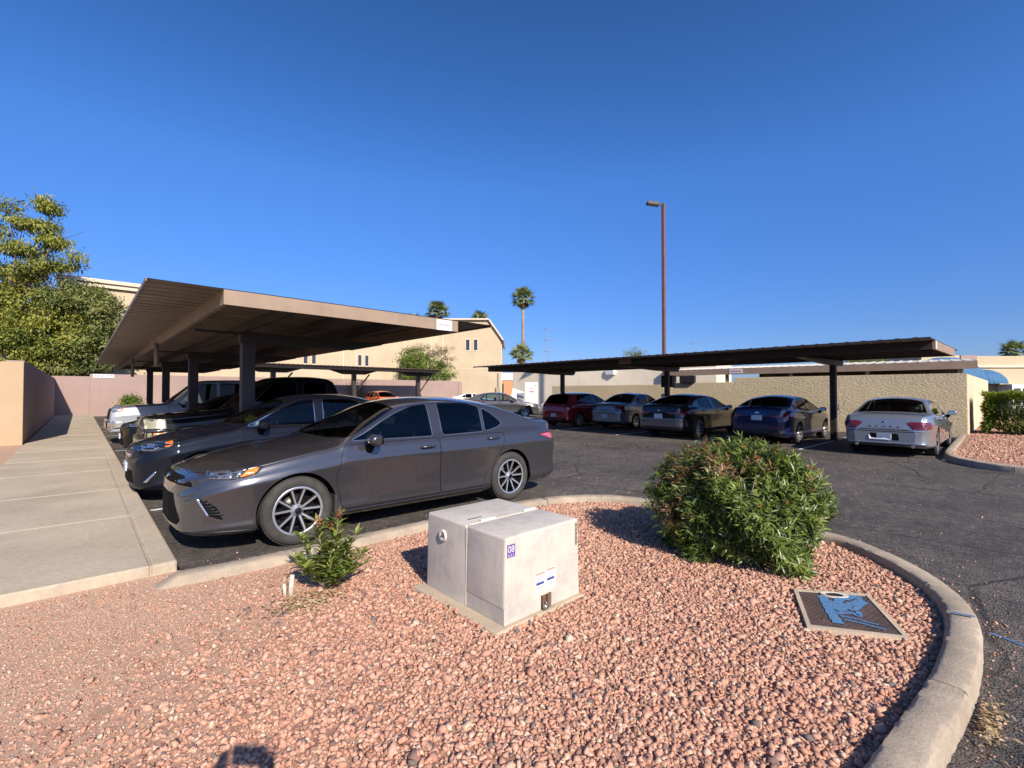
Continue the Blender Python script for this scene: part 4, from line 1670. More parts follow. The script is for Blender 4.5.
    for sd in (1, -1):
        mb = MB()
        M = Matrix.Translation((mx, sd * my, mz)) @ Matrix.Scale(ms, 4)
        prof = [(-.10, .0), (-.07, .065), (0, .085), (.08, .075), (.10, .03), (.10, -.03), (.07, -.075), (-.04, -.07)]
        bmx = mb.bm
        secs = []
        for q, sc in ((-.11, .55), (-.09, .82), (-.03, .98), (.05, 1.0), (.10, .85), (.12, .5)):
            secs.append([bmx.verts.new(M @ Vector((px * .95 * sc, sd * q, pz * sc))) for px, pz in prof])
        for A, B in zip(secs[:-1], secs[1:]):
            for k in range(8):
                fq = bmx.faces.new((A[k], A[(k + 1) % 8], B[(k + 1) % 8], B[k])); fq.smooth = True
        bmx.faces.new(secs[0]); bmx.faces.new(secs[-1])
        mo = mb.build('mirror', mats['mirror'], car)
        m2 = MB()
        m2.tube([M @ Vector((.0, -sd * .16, -.07 - .07)), M @ Vector((-.0, -sd * .06, -.07))], [.05, .035], 8)
        m2.box((.098, -.095, -.055), (.104, .095, .06), 1, .002, M)
        m2.build('mirror_arm', [mats['gap'], mats['chrome']], mo)
    for (hx, hz) in sp.get('handles', []):
        for sd in (1, -1):
            t = sh.t_side(hx, hz)
            p = sh.S(np.array([hx]), np.array([t]))[0]
            y = p[1]
            h = MB()
            h.tube([(hx - .105, sd * (y - .005), hz - .004), (hx - .085, sd * (y + .028), hz), (hx - .02, sd * (y + .036), hz + .004), (hx + .06, sd * (y + .034), hz + .006), (hx + .095, sd * (y + .02), hz + .004), (hx + .105, sd * (y - .005), hz)], [.010, .013, .015, .015, .013, .009], 8)
            h.build('door_handle', mats.get('handle', mats['paint']), car)
    for dc in sp.get('decals', []):
        nm, outl, ang, mt, kw = dc
        both = kw.get('both', True)
        kw2 = {k: v for k, v in kw.items() if k != 'both'}
        for sd in ((1, -1) if both else (1,)):
            decal(nm, bvh, outl, ang, mats[mt], car, side=sd, **kw2)
    return car, sh, bvh
# ------------------------------------------------------------ kinds of car
SEDAN = dict(
    L=4.88, W=.92, R=.334, tyre_w=.225, xf=.965, xr=3.80, roof_z=1.40, roof_w=.60, inset=.045,
    top=[(0, .60), (.03, .70), (.08, .75), (.25, .80), (.5, .865), (.8, .925), (1.1, .97), (1.36, 1.005), (1.60, 1.125), (1.9, 1.265), (2.2, 1.38), (2.45, 1.425), (2.75, 1.445), (3.05, 1.445),
         (3.4, 1.42), (3.7, 1.368), (4.0, 1.275), (4.30, 1.165), (4.45, 1.115), (4.6, 1.108), (4.74, 1.105), (4.78, 1.07), (4.83, .98), (4.88, .84)],
    bot=[(0, .27), (.05, .22), (.2, .20), (.6, .19), (1.3, .20), (3.3, .185), (4.3, .20), (4.7, .23), (4.88, .32)],
    plan=[(0, .22), (.025, .44), (.07, .61), (.17, .79), (.35, .915), (.6, .98), (1.0, 1.0), (2.5, 1.0), (3.9, 1.0), (4.3, .985), (4.6, .945), (4.75, .89), (4.83, .82), (4.88, .66)],
    belt=[(0, .52), (.25, .70), (.6, .80), (1.0, .875), (1.4, .945), (2.0, .958), (3.5, .965), (4.2, .975), (4.6, .95), (4.88, .75)],
    crown=[(0, .05), (.3, .07), (.8, .085), (1.36, .075), (1.8, .085), (2.4, .075), (3.0, .075), (3.6, .08), (4.2, .06), (4.5, .04), (4.88, .05)],
    windows=[('front_side_window', [(1.52, .985), (1.70, 1.052), (1.92, 1.165), (2.12, 1.255), (2.39, 1.342), (2.57, 1.358), (2.545, .975)]),
             ('rear_side_window', [(2.70, .976), (2.735, 1.362), (3.00, 1.370), (3.20, 1.356), (3.385, 1.305), (3.335, .985)]),
             ('quarter_window', [(3.385, .99), (3.435, 1.285), (3.56, 1.215), (3.69, 1.10), (3.69, 1.065), (3.62, 1.03)])],
    screens=[('windshield', [(1.37, 0), (1.40, .40), (1.50, .72), (1.56, .755), (1.80, .69), (2.13, .575), (2.16, .3), (2.17, 0)]),
             ('rear_window', [(3.62, 0), (3.63, .40), (3.67, .50), (4.0, .58), (4.33, .66), (4.36, .62), (4.40, .3), (4.41, 0)])],
    doors=[('front_door', [(1.405, .27), (1.33, .60), (1.38, .80), (1.42, .945), (2.615, .952), (2.625, .27)]),
           ('rear_door', [(2.625, .27), (2.615, .952), (3.66, .958), (3.675, .86), (3.60, .72), (3.44, .53), (3.32, .38), (3.30, .27)])],
    lids=[('hood', [(.11, 0), (.13, .40), (.24, .60), (.45, .70), (.8, .755), (1.40, .775), (1.41, .72), (1.33, .40), (1.30, 0)]),
          ('trunk_lid', [(4.44, 0), (4.43, .30), (4.39, .66), (4.46, .69), (4.70, .66), (4.755, .3), (4.76, 0)])],
    cabin=(1.42, 4.35), seats=(2.55, 3.42), dash=1.62, dash_z=.93, shelf=(3.72, 4.35, 1.0), mirror=(1.70, 1.0, .985),
    handles=[(2.44, .855), (3.47, .89)], wheel=dict(kind='pairs', spokes=5, rim=.70))


def warp(sp, **kw):
    """another car of the same build: length, wheels, width and height moved to its own measures"""
    out = {}
    L, xf, xr, W, H = kw.get('L', sp['L']), kw.get('xf', sp['xf']), kw.get('xr', sp['xr']), kw.get('W', sp['W']), kw.get('H', 1.0)
    src, dst = [0, sp['xf'], sp['xr'], sp['L']], [0, xf, xr, L]
    fx = lambda x: float(np.interp(x, src, dst))
    sy = W / sp['W']
    for k in ('top', 'belt'): out[k] = [(fx(x), .25 + (z - .25) * H) for x, z in sp[k]]
    for k in ('bot', 'plan', 'crown'): out[k] = [(fx(x), v) for x, v in sp[k]]
    for k in ('windows', 'doors'): out[k] = [(n, [(fx(x), .25 + (z - .25) * H) for x, z in P]) for n, P in sp[k]]
    for k in ('screens', 'lids'): out[k] = [(n, [(fx(x), y * sy) for x, y in P]) for n, P in sp[k]]
    out.update(L=L, xf=xf, xr=xr, W=W, R=kw.get('R', sp['R']), tyre_w=sp['tyre_w'], roof_z=.25 + (sp['roof_z'] - .25) * H, roof_w=sp['roof_w'] * sy, inset=sp['inset'],
               cabin=tuple(fx(x) for x in sp['cabin']), seats=tuple(fx(x) for x in sp['seats']), dash=fx(sp['dash']), dash_z=.25 + (sp['dash_z'] - .25) * H,
               mirror=(fx(sp['mirror'][0]), sp['mirror'][1] * sy, .25 + (sp['mirror'][2] - .25) * H), handles=[(fx(x), .25 + (z - .25) * H) for x, z in sp['handles']],
               wheel=kw.get('wheel', dict(spokes=7, rim=.64, w=(.045, .03))))
    if 'shelf' in sp: out['shelf'] = (fx(sp['shelf'][0]), fx(sp['shelf'][1]), .25 + (sp['shelf'][2] - .25) * H)
    out['decals'] = [(n, [((fx(s_) if a_ == 90 else s_ * sy), .25 + (z - .25) * H) for s_, z in o_], a_, m_, k_) for n, o_, a_, m_, k_ in kw.get('decals', [])]
    return out


THREE_BOX = dict(SEDAN)
THREE_BOX.update(
    top=[(0, .58), (.03, .66), (.08, .70), (.25, .76), (.5, .82), (.8, .88), (1.1, .925), (1.42, .965), (1.70, 1.12), (2.0, 1.275), (2.25, 1.375), (2.45, 1.405), (2.8, 1.42), (3.1, 1.415),
         (3.35, 1.385), (3.6, 1.30), (3.85, 1.17), (4.06, 1.06), (4.16, 1.035), (4.4, 1.03), (4.66, 1.015), (4.74, .995), (4.80, .92), (4.84, .80), (4.88, .70)],
    belt=[(0, .5), (.25, .66), (.6, .76), (1.0, .84), (1.4, .90), (2.0, .925), (3.5, .945), (4.2, .955), (4.6, .94), (4.80, .80), (4.88, .62)],
    crown=[(0, .05), (.3, .06), (.8, .07), (1.36, .06), (1.8, .08), (2.4, .07), (3.0, .07), (3.6, .08), (4.1, .05), (4.5, .04), (4.88, .05)],
    windows=[('front_side_window', [(1.60, .945), (1.82, 1.08), (2.05, 1.20), (2.30, 1.305), (2.58, 1.335), (2.56, .945)]),
             ('rear_side_window', [(2.66, .948), (2.68, 1.338), (2.95, 1.342), (3.20, 1.320), (3.44, 1.215), (3.60, 1.06), (3.58, 1.0), (3.50, .955)])],
    screens=[('windshield', [(1.44, 0), (1.47, .40), (1.57, .70), (1.63, .74), (1.90, .67), (2.17, .59), (2.20, .3), (2.21, 0)]),
             ('rear_window', [(3.40, 0), (3.41, .40), (3.46, .55), (3.7, .62), (4.00, .70), (4.03, .66), (4.05, .3), (4.055, 0)])],
    lids=[('hood', [(.11, 0), (.13, .40), (.24, .60), (.45, .70), (.8, .755), (1.45, .775), (1.46, .72), (1.40, .40), (1.38, 0)]),
          ('trunk_lid', [(4.13, 0), (4.12, .30), (4.06, .70), (4.12, .74), (4.5, .73), (4.70, .68), (4.73, .3), (4.735, 0)])],
    shelf=(3.45, 4.0, .95), cabin=(1.46, 4.02))

HATCH = dict(SEDAN)
HATCH.update(
    top=[(0, .62), (.03, .72), (.08, .78), (.25, .85), (.5, .93), (.8, .99), (1.1, 1.03), (1.30, 1.06), (1.55, 1.18), (1.85, 1.32), (2.15, 1.44), (2.4, 1.49), (2.75, 1.51), (3.3, 1.505),
         (3.8, 1.48), (4.15, 1.45), (4.30, 1.42), (4.42, 1.31), (4.60, 1.10), (4.74, 1.00), (4.80, .93), (4.84, .85), (4.88, .72)],
    belt=[(0, .55), (.25, .75), (.6, .85), (1.0, .92), (1.4, .985), (2.0, 1.0), (3.5, 1.02), (4.2, 1.03), (4.6, .98), (4.80, .85), (4.88, .65)],
    windows=[('front_side_window', [(1.50, 1.03), (1.70, 1.13), (1.92, 1.25), (2.15, 1.35), (2.39, 1.415), (2.57, 1.43), (2.545, 1.02)]),
             ('rear_side_window', [(2.66, 1.022), (2.69, 1.435), (3.00, 1.44), (3.35, 1.425), (3.50, 1.40), (3.42, 1.035)]),
             ('quarter_window', [(3.52, 1.04), (3.58, 1.39), (3.75, 1.355), (3.95, 1.22), (3.85, 1.07)])],
    screens=[('windshield', [(1.33, 0), (1.36, .40), (1.46, .72), (1.52, .755), (1.80, .69), (2.13, .60), (2.16, .3), (2.17, 0)]),
             ('rear_window', [(4.33, 0), (4.335, .40), (4.36, .55), (4.50, .60), (4.66, .66), (4.68, .60), (4.70, .3), (4.70, 0)])],
    lids=[('hood', [(.11, 0), (.13, .40), (.24, .60), (.45, .70), (.8, .755), (1.36, .775), (1.37, .72), (1.30, .40), (1.28, 0)])],
    doors=[('front_door', [(1.405, .27), (1.33, .60), (1.38, .80), (1.42, .985), (2.615, .995), (2.625, .27)]),
           ('rear_door', [(2.625, .27), (2.615, .995), (3.62, 1.01), (3.64, .86), (3.58, .72), (3.44, .53), (3.32, .38), (3.30, .27)])],
    roof_z=1.47, roof_w=.62, cabin=(1.38, 4.66), seats=(2.55, 3.45), dash_z=.97, mirror=(1.66, 1.0, 1.03), handles=[(2.44, .90), (3.45, .93)])
del HATCH['shelf']

BOXY = dict(SEDAN)           # tall truck-based wagon
BOXY.update(
    L=5.0, W=.96, R=.37, tyre_w=.25, xf=.90, xr=3.80, roof_z=1.78, roof_w=.74, inset=.03,
    top=[(0, .70), (.02, .86), (.05, .98), (.10, 1.03), (.4, 1.07), (.8, 1.10), (1.2, 1.125), (1.40, 1.15), (1.60, 1.32), (1.85, 1.54), (2.08, 1.72), (2.25, 1.79), (2.6, 1.825), (3.3, 1.84),
         (4.2, 1.83), (4.65, 1.80), (4.78, 1.74), (4.86, 1.55), (4.92, 1.25), (4.96, 1.0), (5.0, .75)],
    bot=[(0, .42), (.05, .36), (.2, .34), (.6, .34), (1.3, .34), (3.3, .34), (4.3, .36), (4.7, .38), (5.0, .45)],
    plan=[(0, .80), (.03, .87), (.08, .92), (.18, .955), (.35, .975), (.6, .99), (1.0, 1.0), (2.5, 1.0), (3.9, 1.0), (4.6, .985), (4.85, .95), (4.95, .90), (5.0, .84)],
    belt=[(0, .62), (.05, .88), (.25, .95), (.6, .98), (1.0, 1.02), (1.4, 1.06), (2.0, 1.075), (3.5, 1.08), (4.7, 1.08), (4.9, 1.0), (5.0, .68)],
    crown=[(0, .04), (.3, .05), (.8, .06), (1.36, .06), (1.8, .07), (2.4, .06), (3.0, .06), (4.6, .06), (4.8, .06), (5.0, .05)],
    side=[(0, .93), (.05, .965), (.2, .985), (.36, .992), (.56, 1.0), (.70, 1.0), (.85, .99), (1, .975)],
    windows=[('front_side_window', [(1.60, 1.10), (1.80, 1.32), (2.02, 1.54), (2.20, 1.68), (2.62, 1.70), (2.60, 1.10)]),
             ('rear_side_window', [(2.72, 1.10), (2.74, 1.71), (3.50, 1.71), (3.48, 1.10)]),
             ('quarter_window', [(3.60, 1.10), (3.62, 1.71), (4.55, 1.69), (4.66, 1.12)])],
    screens=[('windshield', [(1.44, 0), (1.46, .40), (1.52, .74), (1.57, .80), (1.80, .76), (2.04, .70), (2.09, .3), (2.10, 0)]),
             ('rear_window', [(4.80, 0), (4.802, .40), (4.81, .60), (4.85, .64), (4.90, .66), (4.905, .60), (4.91, .3), (4.912, 0)])],
    lids=[('hood', [(.11, 0), (.115, .40), (.13, .76), (.2, .80), (.8, .84), (1.45, .84), (1.46, .80), (1.42, .40), (1.41, 0)])],
    doors=[('front_door', [(1.36, .42), (1.36, 1.055), (2.655, 1.065), (2.66, .42)]),
           ('rear_door', [(2.66, .42), (2.655, 1.065), (3.56, 1.07), (3.50, .88), (3.32, .70), (3.28, .42)])],
    cabin=(1.46, 4.85), seats=(2.55, 3.45), dash=1.72, dash_z=1.08, mirror=(1.72, 1.10, 1.14), handles=[(2.46, .98), (3.40, .99)], wheel=dict(spokes=6, rim=.62, w=(.05, .04)))
del BOXY['shelf']

gl_side = glass('tinted_side_glass', (.42, .54, .58), 1.6)
gl_dark = glass('dark_side_glass', (.05, .06, .065))
gl_wind = glass('windshield_glass', (.78, .87, .80), 1.42)
gl_lamp = glass('lamp_lens', (.92, .92, .92))
m_black = plain('black_trim', (.015, .015, .016), .45, var=.2)
m_gap = plain('black_gap', (.006, .006, .006), .9, spec=.1)
m_chrome = plain('chrome', (.75, .76, .78), .12, 1.0, var=.04)
m_alloy = plain('machined_alloy', (.56, .57, .61), .30, .75, var=.06)
m_pocket = plain('dark_wheel_pocket', (.007, .007, .008), .6, spec=.2)
m_disc = plain('brake_steel', (.06, .055, .052), .4, .9, bump=.1)
m_tyre = plain('tyre_rubber', (.050, .046, .042), .8, spec=.25, var=.35, vscale=9, bump=.15, bscale=120)
m_lining = plain('cabin_lining', (.02, .02, .022), .9, spec=.2)
m_seat = plain('seat_cloth', (.035, .034, .036), .85, spec=.2, bump=.2, bscale=200)
m_seat_tan = plain('tan_seat_cloth', (.20, .165, .12), .85, spec=.2, bump=.2, bscale=200)
m_amber = plain('amber_lens', (.75, .20, .02), .15, coat=1.0, var=.2, vscale=30)
m_red = plain('red_lens', (.13, .004, .006), .12, coat=1.0, var=.35, vscale=22)
m_redpink = plain('clear_red_lens', (.46, .10, .16), .12, coat=1.0, var=.3, vscale=22)
m_reflect = plain('lamp_reflector', (.36, .37, .40), .18, .8, coat=1.0, var=.7, vscale=34)
m_lampdark = plain('dark_lamp_housing', (.05, .05, .055), .15, .3, coat=1.0, var=.5, vscale=24)
m_hazed = plain('yellowed_lens', (.27, .25, .17), .3, coat=.5, var=.2, vscale=12)
m_plate = plain('plate_shade_white', (.48, .52, .60), .4, var=.08, vscale=20)  # white plates tinted bluish grey: their shade is in the colour
m_ink = plain('plate_ink', (.05, .07, .16), .5)


def car_mats(pt, **kw):
    d = dict(paint=pt, gap=m_gap, trim=m_black, side_glass=gl_side, screen_glass=gl_wind, lining=m_lining, seat=m_seat, tyre=m_tyre, alloy=m_alloy, pocket=m_pocket,
             disc=m_disc, mirror=pt, chrome=m_chrome, black=m_black, amber=m_amber, red=m_red, pink=m_redpink, reflector=m_reflect, lampdark=m_lampdark, hazed=m_hazed,
             plate=m_plate, ink=m_ink, body2=pt)
    d.update(kw)
    return d


def plate_decals(s0, z0, w=.305, h=.152, ang=180):
    """a number plate with a row of unreadable dark marks"""
    o = [('licence_plate', [(s0 - w / 2, z0 - h / 2), (s0 + w / 2, z0 - h / 2), (s0 + w / 2, z0 + h / 2), (s0 - w / 2, z0 + h / 2)], ang, 'plate', dict(both=False, off=.012, skirt=.01, rnd=.012))]
    return o


# ---- the seven cars on the left, nose to the sidewalk (heading: nose towards -X)
camry_paint = paint('grey_metallic_paint', (.084, .080, .087), .7, .23, .08)
sp = dict(SEDAN)
sp['decals'] = [
    ('headlight', [(.20, .715), (.26, .775), (.47, .800), (.665, .808), (.60, .745), (.50, .715), (.39, .700)], 90, 'lampdark', dict(off=.004, step=.025)),
    ('headlight_reflector', [(.225, .722), (.275, .765), (.41, .782), (.40, .715), (.35, .712)], 90, 'reflector', dict(off=.0065, step=.02, rnd=.02)),
    ('turn_signal', [(.45, .722), (.53, .788), (.62, .800), (.585, .752), (.52, .728)], 90, 'amber', dict(off=.0065, step=.02)),
    ('headlight_projector', [(.425, .720), (.440, .782), (.49, .785), (.45, .730)], 90, 'reflector', dict(off=.007, step=.02, rnd=.01)),
    ('grille', [(-.62, .64), (-.60, .685), (-.42, .725), (0, .735), (.42, .725), (.60, .685), (.62, .64), (.40, .655), (0, .645), (-.40, .655)], 0, 'gap', dict(both=False, step=.04, off=.003)),
    ('lower_intake', [(-.34, .56), (.34, .56), (.50, .33), (.44, .285), (-.44, .285), (-.50, .33)], 0, 'gap', dict(both=False, step=.04, off=.002, skirt=.004)),
    ('fog_vent', [(.150, .545), (.185, .540), (.285, .465), (.335, .345), (.228, .39)], 90, 'gap', dict(off=.003, step=.025, rnd=.01)),
    ('fog_vent_trim', [(.140, .548), (.154, .548), (.234, .392), (.218, .388)], 90, 'chrome', dict(off=.010, step=.02, rnd=.003)),
    ('front_lip', [(.10, .235), (.25, .245), (.40, .240), (.575, .232), (.575, .210), (.38, .215), (.14, .215)], 90, 'black', dict(off=.006, step=.03)),
    ('tail_light', [(4.36, .885), (4.55, .90), (4.78, .905), (4.80, .79), (4.66, .80), (4.52, .84)], 90, 'pink', dict(off=.005, step=.03)),
    ('tail_light_edge', [(4.34, .892), (4.56, .915), (4.79, .918), (4.78, .900), (4.55, .898), (4.37, .882)], 90, 'red', dict(off=.007, step=.03, rnd=.004)),
    ('rear_diffuser', [(4.45, .24), (4.86, .36), (4.86, .28), (4.5, .21)], 90, 'black', dict(off=.004, step=.04)),
    ('sill_strip', [(1.36, .245), (3.30, .245), (3.34, .262), (1.34, .262)], 90, 'body2', dict(off=.012, step=.06, rnd=.004)),
    ('badge', [(-.055, .69), (0, .655), (.055, .69), (0, .725)], 0, 'chrome', dict(both=False, off=.012, rnd=.03, step=.02)),
]
for k in range(6):
    z = .525 - k * .026
    xa = .165 + k * .014
    xb = .215 + k * .024
    sp['decals'].append(('vent_slat', [(xa, z), (xb, z - .004), (xb, z + .006), (xa, z + .009)], 90, 'black', dict(off=.008, step=.03, rnd=0)))
CAMRY = build_car(sp, 'parked_car', 'dark grey metallic sedan with ten-spoke wheels, parked at the kerb behind the beige utility box', 'car', (.635, 5.73, 0), 0,
                  'cars parked nose to the sidewalk', car_mats(camry_paint, trim=plain('satin_trim', (.30, .31, .34), .3, .9)))[0]

for sd in (-1, 1):
    MB().box((1.325, sd * .80 - .10, .17), (1.345, sd * .80 + .10, .44), 0, .006).build('mud_flap', m_tyre, CAMRY)
# ------------------------------------------------------------ the other cars
def car(base, name, label, loc, rz, group, mats, detail=False, decals=None, **kw):
    sp = warp(base, decals=decals or [], **kw)
    return build_car(sp, name, label, 'car', loc, rz, group, mats, detail)[0]


GL = 'cars parked nose to the sidewalk'
GR = 'cars under the right-hand carport'
front = [
    ('headlight', [(.10, .66), (.13, .72), (.30, .76), (.55, .79), (.62, .795), (.50, .70), (.30, .655)], 90, 'lampdark', dict(step=.03)),
    ('headlight_reflector', [(.14, .668), (.16, .72), (.33, .75), (.36, .70), (.28, .665)], 90, 'reflector', dict(step=.025, off=.007)),
    ('turn_signal', [(.42, .71), (.45, .765), (.56, .785), (.50, .715)], 90, 'amber', dict(step=.025, off=.007)),
    ('grille', [(-.45, .56), (-.50, .66), (.50, .66), (.45, .56)], 0, 'black', dict(both=False, step=.05, off=.003)),
    ('lower_intake', [(-.50, .28), (-.45, .44), (.45, .44), (.50, .28)], 0, 'gap', dict(both=False, step=.05, off=.003)),
]
cv = [(a, [(x, z + .045 if z > .5 else z) for x, z in o], b, c, d) for a, o, b, c, d in front]
cv += [('grille_bar', [(-.40, .615), (.40, .615), (.40, .655), (-.40, .655)], 0, 'chrome', dict(both=False, step=.05, off=.012)),
       ('front_plate', [(-.16, .40), (.16, .40), (.16, .52), (-.16, .52)], 0, 'plate', dict(both=False, step=.05, off=.02, rnd=.01)),
       ('fog_lamp_trim', [(.16, .30), (.30, .44), (.33, .44), (.22, .30)], 90, 'chrome', dict(step=.03, off=.006, rnd=.01))]
navy = paint('black_navy_paint', (.004, .005, .010), .0, .6, .02, .05, .55)
CIV = car(SEDAN, 'parked_car', 'black-navy sedan with a yellow thing behind its windshield, next to the grey sedan', (.50, 8.62, 0), 0, GL,
          car_mats(navy, trim=plain('bright_window_trim', (.62, .64, .68), .2, 1.0)), True, cv, L=4.56, W=.885, xf=.80, xr=3.55, H=1.025, R=.32)
t = thing('dash_toy', 'crumpled yellow and white bundle on the dash of the black-navy sedan', 'toy', (2.02, 8.34, 1.0))
yv, yf, yvr = [], [], []
for k, (c, s_) in enumerate([((0, 0, .06), .07), ((.08, .05, .04), .06), ((-.05, -.08, .03), .05), ((.03, -.14, .02), .05), ((.05, .13, .02), .045)]):
    bmq = bmesh.new()
    bmesh.ops.create_icosphere(bmq, subdivisions=3, radius=s_)
    for v in bmq.verts: v.co = v.co * (1 + .35 * math.sin(v.co.x * 70) * math.sin(v.co.y * 80 + v.co.z * 60)) + Vector(c)
    me = bpy.data.meshes.new('bundle')
    bmq.to_mesh(me); bmq.free()
    link('bundle', me, plain('yellow_plush', (.85, .82, .05), .8) if k != 3 else m_white, t)

black = paint('black_paint', (.004, .004, .0045), .0, .6, .02, .05, .55)
# black pickup truck with yellowed lamps
PICK = dict(BOXY)
PICK.update(L=5.5, xf=.92, xr=4.15,
    top=[(x, z) for x, z in BOXY['top'] if x < 2.9] + [(3.0, 1.835), (3.30, 1.82), (3.42, 1.77), (3.52, 1.55), (3.58, 1.25), (3.66, 1.21), (4.5, 1.20), (5.35, 1.20), (5.44, 1.15), (5.47, .9), (5.5, .75)],
    belt=[(0, .62), (.05, .88), (.25, .95), (.6, .98), (1.0, 1.02), (1.4, 1.06), (2.0, 1.075), (3.4, 1.08), (3.6, 1.10), (5.3, 1.10), (5.5, .7)],
    bot=[(0, .42), (.05, .36), (.2, .34), (1.3, .34), (4.8, .36), (5.5, .45)],
    plan=[(0, .80), (.03, .87), (.08, .92), (.18, .955), (.35, .975), (.6, .99), (1.0, 1.0), (5.1, 1.0), (5.4, .98), (5.47, .95), (5.5, .92)],
    crown=[(0, .04), (.3, .05), (.8, .06), (1.36, .06), (1.8, .07), (2.4, .06), (3.3, .06), (3.6, .05), (5.5, .05)],
    windows=[('front_side_window', [(1.60, 1.10), (1.80, 1.32), (2.02, 1.54), (2.20, 1.68), (2.62, 1.70), (2.60, 1.10)]),
             ('rear_side_window', [(2.74, 1.10), (2.76, 1.70), (3.25, 1.69), (3.30, 1.12)])],
    screens=[('windshield', BOXY['screens'][0][1]), ('rear_window', [(3.44, 0), (3.442, .4), (3.45, .56), (3.53, .58), (3.54, .4), (3.545, 0)])],
    doors=[('front_door', [(1.36, .42), (1.36, 1.055), (2.655, 1.065), (2.66, .42)])], handles=[(2.46, .98)], seats=(2.45, 3.1), cabin=(1.46, 3.5))
pk = [
    ('headlight', [(.0, .83), (.0, 1.0), (.30, 1.0), (.315, .83)], 90, 'hazed', dict(off=.012, step=.03)),
    ('marker_strip', [(.0, .775), (.0, .815), (.31, .815), (.31, .775)], 90, 'lampdark', dict(off=.008, step=.03)),
    ('turn_signal', [(.12, .68), (.12, .76), (.31, .76), (.315, .68)], 90, 'amber', dict(off=.012, step=.03)),
    ('park_lamp', [(.0, .68), (.0, .76), (.105, .76), (.105, .68)], 90, 'hazed', dict(off=.012, step=.03)),
    ('headlight', [(.52, .83), (.52, 1.0), (.82, 1.0), (.82, .83)], 0, 'hazed', dict(off=.012, step=.04)),
    ('grille', [(-.50, .68), (-.50, 1.0), (.50, 1.0), (.50, .68)], 0, 'black', dict(both=False, step=.06)),
    ('grille_bar', [(-.50, .82), (-.50, .86), (.50, .86), (.50, .82)], 0, 'chrome', dict(both=False, step=.06, off=.015)),
    ('front_bumper', [(-.86, .42), (-.86, .64), (.86, .64), (.86, .42)], 0, 'bumper', dict(both=False, step=.05, off=.05, skirt=.06)),
    ('front_bumper', [(.0, .42), (.0, .63), (.36, .62), (.40, .46)], 90, 'bumper', dict(step=.04, off=.035, skirt=.04)),
]
m_bump = plain('tan_chrome_bumper', (.42, .36, .24), .22, .9, var=.3, vscale=5)
TRK = car(PICK, 'parked_pickup', 'black pickup with yellowed stacked headlamps, parked beside the nearest carport column', (.86, 11.50, 0), 0, GL,
          car_mats(black, side_glass=gl_dark, screen_glass=gl_dark, bumper=m_bump), False, pk, W=.98, H=1.02, wheel=dict(spokes=6, rim=.62, w=(.05, .04)))
TRK['category'] = 'pickup'
BLK = car(SEDAN, 'parked_car', 'small black sedan showing only its clear headlamp beyond the black pickup', (.72, 14.6, 0), 0, GL, car_mats(black, side_glass=gl_dark), False,
          [(a, o, b, ('reflector' if c == 'lampdark' else c), d) for a, o, b, c, d in cv if a != 'turn_signal' and a != 'grille_bar'], L=4.5, W=.87, xf=.90, xr=3.55, H=1.02, R=.31)
whitep = paint('white_paint_car', (.34, .36, .39), .2, .35, .2)
tr = [
    ('headlight', [(.06, .90), (.07, 1.00), (.16, 1.05), (.32, 1.08), (.34, 1.03), (.22, .92)], 90, 'reflector', dict(off=.010, step=.03)),
    ('turn_signal', [(.17, .91), (.26, .98), (.345, 1.07), (.36, 1.05), (.25, .90)], 90, 'amber', dict(off=.014, step=.03, rnd=.005)),
    ('grille', [(-.60, .68), (-.66, 1.06), (.66, 1.06), (.60, .68)], 0, 'black', dict(both=False, step=.06)),
    ('front_bumper', [(-.88, .44), (-.88, .66), (.88, .66), (.88, .44)], 0, 'chrome', dict(both=False, step=.05, off=.06, skirt=.07)),
    ('front_bumper', [(.0, .44), (.0, .66), (.34, .64), (.38, .48)], 90, 'chrome', dict(step=.04, off=.03, skirt=.04)),
]
WT = car(BOXY, 'parked_truck', 'big white wagon at the far end of the left carport row', (.62, 18.4, 0), 0, GL, car_mats(whitep), False, tr, L=5.2, W=.98, H=1.05, R=.38)
WT['category'] = 'truck'

# ---- right-hand row, tails towards the lane (heading +X)
PI = math.pi
def rear(x0, yc, L): return (x0 + L, yc, 0)
silver = paint('silver_blue_paint', (.26, .285, .32), .6, .3, .25)
ac = [
    ('tail_light', [(.43, .815), (.56, .665), (.80, .66), (.80, .83), (.70, .845), (.52, .845)], 180, 'red', dict(off=.006, step=.03)),
    ('tail_light_band', [(.55, .735), (.80, .735), (.80, .755), (.55, .755)], 180, 'lampdark', dict(off=.009, step=.03, rnd=.004)),
    ('tail_light', [(4.55, .675), (4.60, .83), (4.78, .84), (4.80, .67)], 90, 'red', dict(off=.006, step=.03)),
    ('trunk_edge', [(-.50, .645), (-.50, .655), (.50, .655), (.50, .645)], 180, 'gap', dict(both=False, off=.004, step=.04, rnd=0)),
    ('bumper_line', [(-.82, .60), (-.82, .612), (.82, .612), (.82, .60)], 180, 'gap', dict(both=False, off=.003, step=.04, rnd=0)),
    ('plate_recess', [(-.30, .40), (-.28, .56), (.28, .56), (.30, .40)], 180, 'gap', dict(both=False, off=.004, step=.04)),
    ('bumper_tear', [(-.31, .40), (-.30, .52), (-.26, .44), (-.10, .43), (.02, .445), (.14, .40)], 180, 'white2', dict(both=False, off=.016, step=.03, rnd=.01)),
    ('bumper_lip', [(-.80, .30), (-.80, .35), (.80, .35), (.80, .30)], 180, 'paint', dict(both=False, off=.02, step=.04)),
    ('badge', [(-.05, .835), (0, .81), (.05, .835), (.0, .86)], 180, 'chrome', dict(both=False, off=.012, step=.02, rnd=.02)),
] + plate_decals(0, .48)
